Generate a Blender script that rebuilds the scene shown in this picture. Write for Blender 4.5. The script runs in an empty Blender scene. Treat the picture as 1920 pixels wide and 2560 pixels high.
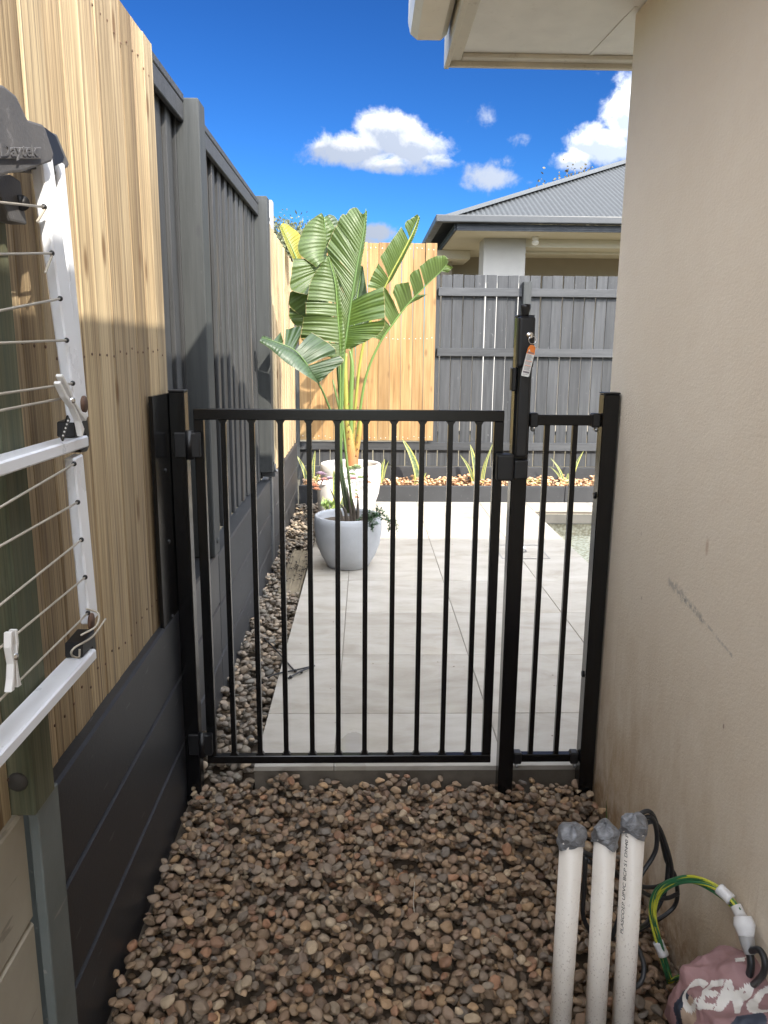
import bpy, bmesh, math, random
import numpy as np
from mathutils import Vector, Matrix, Euler
from mathutils.bvhtree import BVHTree
random.seed(7); rng = np.random.default_rng(7)
S = bpy.context.scene
COL = S.collection
R = math.radians

# ------------------------------------------------------------------ camera
F_PX = 1925.0
Yc = np.array([-45., 402., F_PX]); Yc /= np.linalg.norm(Yc)
Zc = -np.array([-82., -9215., F_PX]); Zc -= Yc*(Zc@Yc)/1.0; Zc /= np.linalg.norm(Zc)
Xc = np.cross(Yc, Zc)
if Xc[0] < 0: Xc = -Xc
MW = np.array([Xc, Yc, Zc])                    # world = MW @ (right, up, forward)
CAMP = np.array([0, 0, 1.475])
cd = bpy.data.cameras.new('camera'); cam = bpy.data.objects.new('camera', cd); COL.objects.link(cam)
r_, u_, f_ = MW[:, 0], MW[:, 1], MW[:, 2]
cam.matrix_world = Matrix(((r_[0], u_[0], -f_[0], CAMP[0]), (r_[1], u_[1], -f_[1], CAMP[1]), (r_[2], u_[2], -f_[2], CAMP[2]), (0, 0, 0, 1)))
cd.sensor_fit = 'VERTICAL'; cd.sensor_height = 24.0; cd.lens = F_PX/2560*24.0
cd.clip_start = 0.05; cd.clip_end = 400
S.camera = cam
S.render.resolution_x = 768; S.render.resolution_y = 1024

def ray(px, py):
    d = MW @ np.array([px-960., 1280.-py, F_PX]); return d/np.linalg.norm(d)
def at(px, py, x=None, y=None, z=None, s=1920/1659):
    """a measured place: where the line of sight through a photo point meets a known plane"""
    d = ray(px*s, py*s)
    if x is not None: t = (x-CAMP[0])/d[0]
    elif y is not None: t = (y-CAMP[1])/d[1]
    else: t = (z-CAMP[2])/d[2]
    return Vector(CAMP+t*d)
def px_of(p):
    c = MW.T @ (np.array(p)-CAMP); return 960+F_PX*c[0]/c[2], 1280-F_PX*c[1]/c[2]

# ------------------------------------------------------------------ sun, sky, exposure
SUN = Vector((0.70, -1.13, 1.0)).normalized()
SUN_STRENGTH = 2.6; SKY_STRENGTH = 0.15; EXPOSURE = 1.8
sl = bpy.data.lights.new('sun', 'SUN'); sl.energy = SUN_STRENGTH; sl.angle = R(0.55); sl.color = (1.0, 0.93, 0.82)
so = bpy.data.objects.new('sun', sl); COL.objects.link(so); so.rotation_euler = SUN.to_track_quat('Z', 'Y').to_euler(); so.location = (4, -6, 8)
W = bpy.data.worlds.new('World'); S.world = W; W.use_nodes = True
nt = W.node_tree; N = nt.nodes; L = nt.links; N.clear()
def wn(t, **k):
    n = N.new(t)
    for a, b in k.items(): setattr(n, a, b)
    return n
def wmath(op, a, b=None, c=None, clamp=False):
    n = N.new('ShaderNodeMath'); n.operation = op; n.use_clamp = clamp
    for i, v in enumerate((a, b, c)):
        if v is None: continue
        if isinstance(v, (int, float)): n.inputs[i].default_value = v
        else: L.new(v, n.inputs[i])
    return n.outputs[0]
sky = wn('ShaderNodeTexSky', sky_type='NISHITA'); sky.sun_disc = False
sky.sun_elevation = math.asin(SUN.z); sky.sun_rotation = math.atan2(SUN.x, SUN.y)
sky.air_density = 1.0; sky.dust_density = 0.25; sky.ozone_density = 2.2; sky.altitude = 60
geo = wn('ShaderNodeTexCoord'); sep = wn('ShaderNodeSeparateXYZ'); L.new(geo.outputs['Generated'], sep.inputs[0])
ysafe = wmath('MAXIMUM', sep.outputs[1], 0.05)
cu = wmath('DIVIDE', sep.outputs[0], ysafe); cv = wmath('DIVIDE', sep.outputs[2], ysafe)
cmb = wn('ShaderNodeCombineXYZ'); L.new(cu, cmb.inputs[0]); L.new(cv, cmb.inputs[1])
def wnoise(scale, detail=8, rough=0.6, dist=0.0, off=(0, 0, 0)):
    m = wn('ShaderNodeMapping'); m.inputs['Location'].default_value = off; L.new(cmb.outputs[0], m.inputs[0])
    n = wn('ShaderNodeTexNoise'); n.inputs['Scale'].default_value = scale; n.inputs['Detail'].default_value = detail
    n.inputs['Roughness'].default_value = rough; n.inputs['Distortion'].default_value = dist; L.new(m.outputs[0], n.inputs['Vector'])
    return n.outputs['Fac']
nz = wnoise(11, 12, 0.62, 0.2); nz2 = wnoise(38, 8, 0.65, 0.4, (3, 1, 0))
def uv_of(px, py):
    d = ray(px*1920/1659, py*1920/1659); return d[0]/d[1], d[2]/d[1]
blobs = [(845, 290, 80, 50, 1.1), (760, 325, 95, 42, 1.0), (900, 320, 66, 56, 1.05), (700, 320, 50, 20, .8), (850, 360, 80, 22, .9), (930, 350, 58, 14, .8),
         (1070, 385, 66, 34, .82), (1090, 352, 40, 26, .62), (1128, 300, 40, 40, .40), (1020, 400, 40, 14, .5), (1140, 390, 46, 18, .5),
         (1300, 310, 72, 46, 1.05), (1345, 250, 45, 60, 1.1), (1230, 350, 56, 22, .9), (1390, 240, 90, 90, 1.1),
         (820, 503, 46, 24, .86), (780, 520, 60, 14, .8), (860, 520, 40, 12, .7),
         (1290, 152, 70, 22, .50), (1050, 262, 40, 40, .34), (1272, 195, 36, 24, .36), (1560, 330, 160, 90, 1.0), (330, 700, 90, 40, .9), (1200, 305, 40, 36, .38)]
acc = None
for (bx, by, rx, ry, wt) in blobs:
    u0, v0 = uv_of(bx, by); u1, _ = uv_of(bx+rx, by); _, v1 = uv_of(bx, by-ry)
    a = wmath('DIVIDE', wmath('SUBTRACT', cu, u0), abs(u1-u0)*1.25); b = wmath('DIVIDE', wmath('SUBTRACT', cv, v0), abs(v1-v0)*1.25)
    r2 = wmath('ADD', wmath('MULTIPLY', a, a), wmath('MULTIPLY', b, b))
    g = wmath('MULTIPLY', wmath('EXPONENT', wmath('MULTIPLY', r2, -1.0)), wt)
    acc = g if acc is None else wmath('MAXIMUM', acc, g)
accup = None
for (bx, by, rx, ry, wt) in blobs[:6]+blobs[11:14]:
    u0, v0 = uv_of(bx, by-ry*.55); u1, _ = uv_of(bx+rx, by); _, v1 = uv_of(bx, by-ry-ry*.55)
    a = wmath('DIVIDE', wmath('SUBTRACT', cu, u0), abs(u1-u0)*1.25); b = wmath('DIVIDE', wmath('SUBTRACT', cv, v0), abs(v1-v0)*1.25)
    g = wmath('MULTIPLY', wmath('EXPONENT', wmath('MULTIPLY', wmath('ADD', wmath('MULTIPLY', a, a), wmath('MULTIPLY', b, b)), -1.0)), wt)
    accup = g if accup is None else wmath('MAXIMUM', accup, g)
dens = wmath('ADD', acc, wmath('MULTIPLY', wmath('SUBTRACT', nz, 0.5), 1.75))
dens = wmath('ADD', dens, wmath('MULTIPLY', wmath('SUBTRACT', nz2, 0.5), 0.62))
ms = wn('ShaderNodeMapRange', interpolation_type='SMOOTHSTEP'); L.new(dens, ms.inputs[0])
ms.inputs[1].default_value = 0.42; ms.inputs[2].default_value = 0.84
up = wmath('MULTIPLY', ms.outputs[0], wmath('GREATER_THAN', sep.outputs[1], 0.06)); up = wmath('MULTIPLY', up, wmath('GREATER_THAN', acc, 0.03))
sh = wn('ShaderNodeMapRange'); L.new(wmath('ADD', wmath('ADD', wmath('MULTIPLY', nz2, .6), wmath('MULTIPLY', wnoise(11, 8, .6, .2, (-.012, .03, 0)), .9)), wmath('ADD', wmath('MULTIPLY', wmath('SUBTRACT', accup, acc), -.9), .14)), sh.inputs[0])
sh.inputs[1].default_value = 0.78; sh.inputs[2].default_value = 1.06
ccol = wn('ShaderNodeMixRGB'); L.new(sh.outputs[0], ccol.inputs[0])
ccol.inputs[1].default_value = (1.22, 1.24, 1.28, 1); ccol.inputs[2].default_value = (.60, .68, .84, 1)
hs = wn('ShaderNodeHueSaturation'); hs.inputs['Saturation'].default_value = 1.25; hs.inputs['Value'].default_value = 1.0; L.new(sky.outputs[0], hs.inputs['Color'])
gm = wn('ShaderNodeGamma'); gm.inputs[1].default_value = 1.6; L.new(sky.outputs[0], gm.inputs[0])
deep = wn('ShaderNodeMixRGB', blend_type='MULTIPLY'); deep.inputs[0].default_value = 1; L.new(gm.outputs[0], deep.inputs[1]); deep.inputs[2].default_value = (.031, .068, .104, 1)
# unseen cumulus added outside the view for fill light, brightened towards the sun
def vdot(vec):
    n = wn('ShaderNodeVectorMath', operation='DOT_PRODUCT'); L.new(geo.outputs['Generated'], n.inputs[0]); n.inputs[1].default_value = vec; return n.outputs['Value']
n3 = wn('ShaderNodeTexNoise'); n3.inputs['Scale'].default_value = 2.6; n3.inputs['Detail'].default_value = 9; n3.inputs['Roughness'].default_value = .58; L.new(geo.outputs['Generated'], n3.inputs['Vector'])
cov = wn('ShaderNodeMapRange', interpolation_type='SMOOTHSTEP'); L.new(n3.outputs['Fac'], cov.inputs[0]); cov.inputs[1].default_value = .41; cov.inputs[2].default_value = .53
outv = wn('ShaderNodeMapRange', interpolation_type='SMOOTHSTEP'); L.new(vdot(tuple(MW[:, 2])), outv.inputs[0]); outv.inputs[1].default_value = .72; outv.inputs[2].default_value = .62
above = wn('ShaderNodeMapRange', interpolation_type='SMOOTHSTEP'); L.new(sep.outputs[2], above.inputs[0]); above.inputs[1].default_value = .0; above.inputs[2].default_value = .06
gl_ = wmath('MULTIPLY', wmath('MULTIPLY', cov.outputs[0], outv.outputs[0]), above.outputs[0])
call = wmath('MAXIMUM', up, gl_)
fwd = wmath('ADD', 1.0, wmath('MULTIPLY', wmath('POWER', wmath('MULTIPLY', wmath('ADD', vdot(tuple(SUN)), 1.0), 0.5), 2.0), 17.0))
cs_ = wn('ShaderNodeVectorMath', operation='SCALE'); L.new(ccol.outputs[0], cs_.inputs[0]); L.new(fwd, cs_.inputs['Scale'])
mx = wn('ShaderNodeMixRGB'); L.new(call, mx.inputs[0]); L.new(deep.outputs[0], mx.inputs[1]); L.new(cs_.outputs[0], mx.inputs[2])
bg = wn('ShaderNodeBackground'); bg.inputs[1].default_value = SKY_STRENGTH; L.new(mx.outputs[0], bg.inputs[0])
wo = wn('ShaderNodeOutputWorld'); L.new(bg.outputs[0], wo.inputs[0])
S.view_settings.view_transform = 'Standard'; S.view_settings.look = 'None'; S.view_settings.exposure = EXPOSURE; S.view_settings.gamma = 1
S.view_settings.use_curve_mapping = False
S.render.engine = 'CYCLES'
S.cycles.max_bounces = 10; S.cycles.diffuse_bounces = 6; S.cycles.transparent_max_bounces = 12
S.cycles.caustics_reflective = False; S.cycles.caustics_refractive = False

# ------------------------------------------------------------------ material kit
class MT:
    def __init__(s, name):
        s.m = bpy.data.materials.new(name); s.m.use_nodes = True; s.t = s.m.node_tree; s.n = s.t.nodes; s.l = s.t.links
        s.b = s.n['Principled BSDF']; s.out = s.n['Material Output']; s.tc = s.n.new('ShaderNodeTexCoord'); s.oi = None
    def set(s, sock, v):
        if isinstance(v, (int, float)): sock.default_value = v
        elif isinstance(v, (tuple, list)): sock.default_value = tuple(v)+((1,) if len(v) == 3 and len(sock.default_value) == 4 else ())
        else: s.l.new(v, sock)
    def math(s, op, a, b=None, c=None, clamp=False):
        n = s.n.new('ShaderNodeMath'); n.operation = op; n.use_clamp = clamp
        for i, v in enumerate((a, b, c)):
            if v is not None: s.set(n.inputs[i], v)
        return n.outputs[0]
    def rnd(s):
        if not s.oi: s.oi = s.n.new('ShaderNodeObjectInfo')
        return s.oi.outputs['Random']
    def island(s): return s.n.new('ShaderNodeNewGeometry').outputs['Random Per Island']
    def coords(s, kind='Object', scale=(1, 1, 1), loc=(0, 0, 0), rot=(0, 0, 0), shift=None):
        m = s.n.new('ShaderNodeMapping'); m.inputs['Scale'].default_value = scale; m.inputs['Location'].default_value = loc; m.inputs['Rotation'].default_value = rot
        s.l.new(s.tc.outputs[kind], m.inputs[0]); o = m.outputs[0]
        if shift is not None:
            a = s.n.new('ShaderNodeVectorMath'); a.operation = 'ADD'; s.l.new(o, a.inputs[0]); s.l.new(shift, a.inputs[1]); o = a.outputs[0]
        return o
    def shiftvec(s, f, k=37.):
        c = s.n.new('ShaderNodeCombineXYZ'); s.l.new(s.math('MULTIPLY', f, k), c.inputs[0]); s.l.new(s.math('MULTIPLY', f, k*1.7), c.inputs[1]); s.l.new(s.math('MULTIPLY', f, k*.6), c.inputs[2]); return c.outputs[0]
    def noise(s, vec, scale=5, detail=6, rough=.55, dist=0):
        n = s.n.new('ShaderNodeTexNoise'); n.inputs['Scale'].default_value = scale; n.inputs['Detail'].default_value = detail
        n.inputs['Roughness'].default_value = rough; n.inputs['Distortion'].default_value = dist; s.l.new(vec, n.inputs['Vector']); return n.outputs['Fac']
    def voro(s, vec, scale=5, feat='F1', rnd=1.0):
        n = s.n.new('ShaderNodeTexVoronoi'); n.feature = feat; n.inputs['Scale'].default_value = scale; n.inputs['Randomness'].default_value = rnd; s.l.new(vec, n.inputs['Vector']); return n.outputs['Distance']
    def ramp(s, f, stops, interp='LINEAR'):
        r = s.n.new('ShaderNodeValToRGB'); r.color_ramp.interpolation = interp; e = r.color_ramp.elements
        while len(e) < len(stops): e.new(0.5)
        for i, (p, c) in enumerate(stops):
            e[i].position = p; e[i].color = (c, c, c, 1) if isinstance(c, (int, float)) else tuple(c)+(1,)
        s.set(r.inputs[0], f); return r.outputs[0]
    def mr(s, f, a, b, c=0., d=1., smooth=False):
        n = s.n.new('ShaderNodeMapRange'); s.set(n.inputs[0], f)
        if smooth: n.interpolation_type = 'SMOOTHSTEP'
        for i, v in zip((1, 2, 3, 4), (a, b, c, d)): n.inputs[i].default_value = v
        return n.outputs[0]
    def mix(s, f, a, b, mode='MIX'):
        n = s.n.new('ShaderNodeMixRGB'); n.blend_type = mode; s.set(n.inputs[0], f); s.set(n.inputs[1], a); s.set(n.inputs[2], b); return n.outputs[0]
    def bump(s, h, strength=.3, dist=.002, prev=None):
        n = s.n.new('ShaderNodeBump'); n.inputs['Strength'].default_value = strength; n.inputs['Distance'].default_value = dist; s.l.new(h, n.inputs['Height'])
        if prev is not None: s.l.new(prev, n.inputs['Normal'])
        return n.outputs[0]
    def done(s, col=None, rough=None, normal=None, **k):
        if col is not None: s.set(s.b.inputs['Base Color'], col)
        if rough is not None: s.set(s.b.inputs['Roughness'], rough)
        if normal is not None: s.l.new(normal, s.b.inputs['Normal'])
        for a, v in k.items(): s.set(s.b.inputs[a.replace('_', ' ')], v)
        return s.m

def m_plain(name, col, rough=.5, metal=0., var=.12, bscale=60, bstr=.08, dirt=0.0, dirtcol=(.12, .09, .06)):
    k = MT(name); v = k.coords(); n = k.noise(v, 9, 6); c = k.mix(1, col, k.ramp(n, [(.3, 1-var), (.7, 1+var)]), 'MULTIPLY')
    if dirt: c = k.mix(k.mr(k.noise(v, 30, 8, .7), .58, .72, 0, dirt), c, dirtcol)
    return k.done(c, k.mr(n, .3, .7, max(rough-.06, .02), rough+.08), k.bump(k.noise(v, bscale, 4), bstr, .002), Metallic=metal)

def m_wood(name, cols, gx=34., gz=1.1, rough=.72, knots=.5, tint=.22, axis='z', bumpd=.003, horizontal=False, streak=0.0):
    """sawn pine: long grain streaks, per-board tint, knots"""
    k = MT(name); sh = k.shiftvec(k.rnd())
    sc = (gx, gx, gz) if not horizontal else (gz, gx, gx)
    v = k.coords('Object', sc, shift=sh); g = k.noise(v, 1.0, 8, .68, .35)
    sc2 = tuple(q*3.1 for q in sc); v2 = k.coords('Object', sc2, shift=sh); g2 = k.noise(v2, 1.0, 6, .6)
    f = k.math('ADD', k.math('MULTIPLY', g, .72), k.math('MULTIPLY', g2, .28))
    big = k.noise(k.coords('Object', (3, 3, .8) if not horizontal else (.8, 3, 3), shift=sh), 1.0, 3)
    f = k.math('ADD', f, k.math('MULTIPLY', k.math('SUBTRACT', big, .5), .45))
    n = len(cols); c = k.ramp(f, [(.30+.4*i/(n-1), cols[i]) for i in range(n)])
    rr = k.math('FRACT', k.math('MULTIPLY', k.rnd(), 7.31))
    c = k.mix(1, c, k.ramp(rr, [(0, (1-tint, 1-tint*1.1, 1-tint*1.25)), (.35, (1, 1, 1)), (.7, (1+tint*.4, 1+tint*.3, 1+tint*.1)), (1, (1-tint*.5, 1-tint*.35, 1-tint*.2))]), 'MULTIPLY')
    if streak:
        st = k.noise(k.coords('Object', (90, 90, .7) if not horizontal else (.7, 90, 90), shift=sh), 1., 5, .6)
        c = k.mix(k.mr(st, .55, .70, 0, streak), c, (.13, .09, .06))
    fs_ = k.noise(k.coords('Object', (300, 300, 3.0) if not horizontal else (3., 300, 300), shift=sh), 1., 4, .6); c = k.mix(1, c, k.ramp(fs_, [(.3, .68), (.5, 1.), (.7, 1.22)]), 'MULTIPLY')
    if knots:
        kv = k.coords('Object', (9, 9, 3.2) if not horizontal else (3.2, 9, 9), shift=sh); d = k.voro(kv, 1.0)
        kk = k.mr(d, .05, .17, knots, 0, True); c = k.mix(kk, c, (.13, .07, .03))
    h = k.math('ADD', k.math('MULTIPLY', g, .6), k.math('MULTIPLY', g2, .4))
    return k.done(c, k.mr(g2, .3, .7, rough-.1, rough+.1), k.bump(h, .5, bumpd), **{'Specular_IOR_Level': .3})

def m_painted_wood(name, col, col2, horizontal=False, rough=.6, spots=.0, bleed=0.0):
    k = MT(name); sh = k.shiftvec(k.rnd()); v = k.coords('Object', (40, 40, 2) if not horizontal else (2, 40, 40), shift=sh); g = k.noise(v, 1, 8, .65, .2)
    c = k.mix(k.mr(g, .35, .7), col, col2)
    rr = k.rnd(); c = k.mix(1, c, k.ramp(rr, [(0, .8), (.5, 1.0), (1, 1.18)]), 'MULTIPLY')
    d = k.voro(k.coords('Object', (10, 10, 4), shift=sh), 1.0); c = k.mix(k.mr(d, .04, .13, .45, 0, True), c, (.03, .03, .035))
    if bleed:                                # paint missing on the board edges: raw timber shows
        bl = k.noise(k.coords('Object', (26, 60, .55), shift=sh), 1, 3, .5); c = k.mix(k.mr(bl, .60, .70, 0, bleed), c, (.16, .125, .09))
    if spots: c = k.mix(k.mr(k.noise(k.coords('Object', shift=sh), 26, 4, .6), .66, .72, 0, spots), c, (.16, .16, .16))
    return k.done(c, rough, k.bump(g, .45, .003), **{'Specular_IOR_Level': .35})

RAW = m_wood('raw_pine_weathered', [(.13, .09, .052), (.25, .185, .112), (.39, .30, .185), (.50, .40, .25), (.31, .235, .145)], gx=75, gz=1.0, knots=.85, tint=.42, streak=.9)
RAW_NEW = m_wood('raw_pine_fresh', [(.16, .083, .032), (.245, .145, .06), (.305, .197, .09), (.35, .245, .125)], gx=26, gz=.9, knots=.7, tint=.28)
GREENPOST = m_wood('treated_post_green', [(.045, .055, .04), (.085, .095, .06), (.12, .12, .075), (.17, .15, .09)], knots=.2, tint=.1)
GREYPOST = m_wood('weathered_grey_post', [(.22, .21, .2), (.3, .29, .28), (.4, .39, .37)], knots=.2, tint=.1)
DARKP = m_painted_wood('charcoal_paling', (.028, .029, .030), (.052, .053, .054), bleed=.75, spots=.12)
DARKB = m_painted_wood('charcoal_back_paling', (.030, .0315, .034), (.060, .062, .065), spots=.35)
DARKPOST = m_painted_wood('charcoal_post', (.034, .037, .037), (.052, .055, .054), spots=.1)
DARKRAIL = m_painted_wood('charcoal_rail', (.034, .0355, .038), (.062, .064, .067), horizontal=True, spots=.15)
def m_sleeper(name, a, b, rough=.55, marks=(.2, .2, .2)):
    k = MT(name); sh = k.shiftvec(k.rnd()); v = k.coords('Object', shift=sh); g = k.noise(v, 3, 8, .6); c = k.mix(k.mr(g, .3, .7), a, b)
    sc = k.noise(k.coords('Object', (60, 9, 60), shift=sh, rot=(.6, 0, 0)), 1, 3, .4); c = k.mix(k.mr(sc, .69, .73, 0, .5), c, marks)
    return k.done(c, rough, k.bump(k.noise(v, 90, 6, .7), .25, .002))
SLEEPD = m_sleeper('painted_sleeper', (.020, .021, .024), (.030, .032, .036), .42, (.13, .13, .13))
SLEEPG = m_sleeper('painted_sleeper_far', (.021, .022, .024), (.034, .035, .038), .6, (.12, .12, .12))
SLEEPC = m_sleeper('bare_concrete_sleeper', (.30, .27, .21), (.40, .37, .30), .85, (.12, .11, .09))
STEEL = m_sleeper('galvanised_channel', (.10, .115, .11), (.17, .19, .185), .45, (.3, .28, .25))
STEELL = m_plain('painted_steel_bracket', (.10, .105, .11), .45, .2)
def m_black(name='black_powdercoat'):
    k = MT(name); v = k.coords(); n = k.noise(v, 500, 3)
    sp = k.noise(v, 120, 4, .6); c = k.mix(k.mr(sp, .74, .8, 0, .35), (.004, .004, .0045), (.06, .06, .06))
    return k.done(c, .22, k.bump(n, .05, .0005), **{'Specular_IOR_Level': .42})
BLACK = m_black(); BPLAST = m_plain('black_plastic', (.007, .007, .008), .42, 0, .1)
BRKT = m_plain('faded_black_plastic', (.085, .083, .085), .6, 0, .15, 200, .25, .55, (.24, .24, .25))
BOLT = m_plain('bolt_steel', (.3, .3, .3), .4, .8)
WHITEM = m_plain('white_aluminium', (.78, .80, .84), .30, 0, .03, 20, .02, .08, (.35, .30, .24))
WIRE = m_plain('clothes_wire', (.42, .38, .31), .5)
PEG = m_plain('peg_plastic', (.70, .69, .67), .4, 0, .06)
RUST = m_plain('rusty_washer', (.13, .075, .05), .7, .3, .3)
CHROME = m_plain('chrome', (.75, .75, .75), .15, 1.0)

def m_stucco():
    k = MT('painted_render'); v = k.coords(); big = k.noise(v, 1.3, 5, .6); med = k.noise(v, 14, 6, .6)
    c = k.mix(k.mr(big, .3, .7), (.735, .65, .525), (.80, .72, .60)); c = k.mix(k.mr(med, .35, .65, 0, .35), c, (.73, .63, .51))
    s = k.n.new('ShaderNodeSeparateXYZ'); k.l.new(k.tc.outputs['Object'], s.inputs[0]); Y, Z = s.outputs[1], s.outputs[2]
    # splashed mud near the gravel
    m1 = k.math('MULTIPLY', k.mr(Z, 0.02, 0.85, 1, 0), k.mr(k.noise(k.coords('Object', (8, 8, 3)), 1, 8, .7), .32, .60)); m1 = k.math('MULTIPLY', m1, k.mr(Y, 1.2, 2.5, .35, 1))
    c = k.mix(k.math('MULTIPLY', m1, 1.), c, (.42, .27, .12))
    m2 = k.math('MULTIPLY', k.mr(Z, .0, .16, 1, 0), k.mr(k.noise(v, 22, 8, .7), .35, .6)); c = k.mix(k.math('MULTIPLY', m2, .8), c, (.25, .13, .055))
    # runs
    dr = k.noise(k.coords('Object', (30, 30, 1.1)), 1, 3, .5); dm = k.math('MULTIPLY', k.mr(dr, .66, .75), k.mr(Z, .1, 1.0, .5, 0)); c = k.mix(dm, c, (.36, .22, .12))
    # small brown flecks
    fl = k.voro(k.coords('Object', (11, 11, 6)), 1.0); fm = k.math('MULTIPLY', k.mr(fl, .028, .05, .85, 0), k.mr(Z, .3, 1.35, 1, 0)); c = k.mix(fm, c, (.17, .06, .035))
    fl2 = k.voro(k.coords('Object', (6, 6, 2.2), loc=(3.3, 1.2, 7)), 1.0); fm = k.math('MULTIPLY', k.mr(fl2, .03, .06, .8, 0), k.mr(Z, .9, 1.2, 1, 0)); c = k.mix(fm, c, (.40, .23, .11))
    # long grey scuff and hairline crack
    def seg(c, p, q, w, col, amt, nsc=60, wob=.02):
        (y0, z0), (y1, z1) = p, q; dy, dz = y1-y0, z1-z0; ll = dy*dy+dz*dz
        zz = k.math('ADD', Z, k.math('MULTIPLY', k.math('SUBTRACT', k.noise(v, 18, 3), .5), wob))
        t = k.math('DIVIDE', k.math('ADD', k.math('MULTIPLY', k.math('SUBTRACT', Y, y0), dy), k.math('MULTIPLY', k.math('SUBTRACT', zz, z0), dz)), ll, clamp=True)
        ey = k.math('SUBTRACT', Y, k.math('ADD', k.math('MULTIPLY', t, dy), y0)); ez = k.math('SUBTRACT', zz, k.math('ADD', k.math('MULTIPLY', t, dz), z0))
        d = k.math('SQRT', k.math('ADD', k.math('MULTIPLY', ey, ey), k.math('MULTIPLY', ez, ez)))
        m = k.math('MULTIPLY', k.mr(d, w*.3, w, 1, 0), k.mr(k.noise(v, nsc, 5, .7), .42, .56)); return k.mix(k.math('MULTIPLY', m, amt), c, col)
    P = [at(px, py, x=.79) for px, py in ((1448, 1258), (1478, 1292), (1516, 1338), (1580, 1415))]
    P = [(p.y, p.z) for p in P]
    c = seg(c, P[0], P[1], .020, (.30, .285, .26), .6); c = seg(c, P[1], P[2], .012, (.25, .24, .22), .65); c = seg(c, P[2], P[3], .006, (.3, .285, .27), .5)
    q = [at(px, py, x=.79) for px, py in ((1500, 1880), (1659, 2060), (1405, 1815), (1550, 2085))]
    c = seg(c, (q[2].y, q[2].z), (q[3].y, q[3].z), .0022, (.62, .54, .42), .6, 5, 0.0)
    trow = k.noise(k.coords('Object', (1, 1, 2.2)), 9, 4, .6, .8); grain = k.noise(v, 230, 5, .6); grain2 = k.noise(k.coords('Object', (1, 1, 1.6)), 85, 4, .55)
    nb = k.bump(trow, .22, .005); nb = k.bump(grain2, .5, .003, nb); nb = k.bump(grain, .5, .0018, nb)
    return k.done(c, .88, nb, **{'Specular_IOR_Level': .25})
STUCCO = m_stucco()
SOFFIT = m_plain('soffit_paint', (.80, .785, .745), .75, 0, .05, 90, .1, .12, (.3, .24, .16))
FASCIA = m_plain('cream_fascia', (.60, .56, .47), .5, 0, .08, 90, .08, .5, (.22, .16, .1))
GUTTER = m_plain('cream_gutter', (.70, .67, .58), .35, 0, .05, 60, .05, .35, (.25, .19, .12))
ROOFM = m_plain('own_roof', (.2, .2, .2), .5)

def m_pebble(name, stops, bright=1.0):
    k = MT(name); r = k.math('FRACT', k.math('ADD', k.island(), k.rnd())); sh = k.shiftvec(r)
    c = k.mix(1, k.ramp(r, stops), (bright*1.12, bright, bright*.86), 'MULTIPLY'); v = k.coords('Object', shift=sh); n = k.noise(v, 55, 6, .65); c = k.mix(1, c, k.ramp(n, [(.25, .72), (.5, 1.), (.75, 1.28)]), 'MULTIPLY')
    r2 = k.math('FRACT', k.math('MULTIPLY', r, 53.7)); c = k.mix(1, c, k.ramp(r2, [(0, .78), (.5, 1.), (1, 1.28)]), 'MULTIPLY')
    c = k.mix(k.mr(k.noise(v, 18, 4, .6), .62, .72, 0, .35), c, (.22, .14, .08))
    return k.done(c, k.mr(r2, 0, 1, .45, .8), k.bump(k.noise(v, 240, 5, .7), .35, .0015), **{'Specular_IOR_Level': .35})
def const(cols):
    n = len(cols); return [((i+.5)/n, c) for i, c in enumerate(cols)]
PEB = m_pebble('river_pebble', const([(.135, .105, .078), (.17, .125, .085), (.12, .108, .096), (.215, .155, .10), (.15, .12, .09), (.105, .10, .095), (.19, .14, .10), (.13, .10, .08), (.235, .17, .105), (.15, .135, .115), (.19, .11, .07), (.11, .10, .09), (.25, .215, .165)]), 1.22)
PEBG = m_pebble('grey_river_pebble', const([(.20, .185, .165), (.15, .145, .14), (.25, .22, .185), (.12, .125, .125), (.30, .26, .21), (.20, .165, .13), (.17, .175, .165), (.27, .24, .21)]))
PEBO = m_pebble('tan_pebble', const([(.45, .30, .18), (.36, .22, .13), (.50, .38, .26), (.30, .17, .10), (.42, .33, .25), (.55, .42, .30)]))
SOIL = m_plain('soil', (.10, .075, .052), .95, 0, .35, 120, .8)
GROUND = m_plain('dry_lawn', (.12, .10, .06), .95, 0, .3, 40, .5)
CONC = m_plain('concrete_riser', (.13, .11, .085), .85, 0, .3, 90, .35, .6, (.07, .06, .05))
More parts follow.
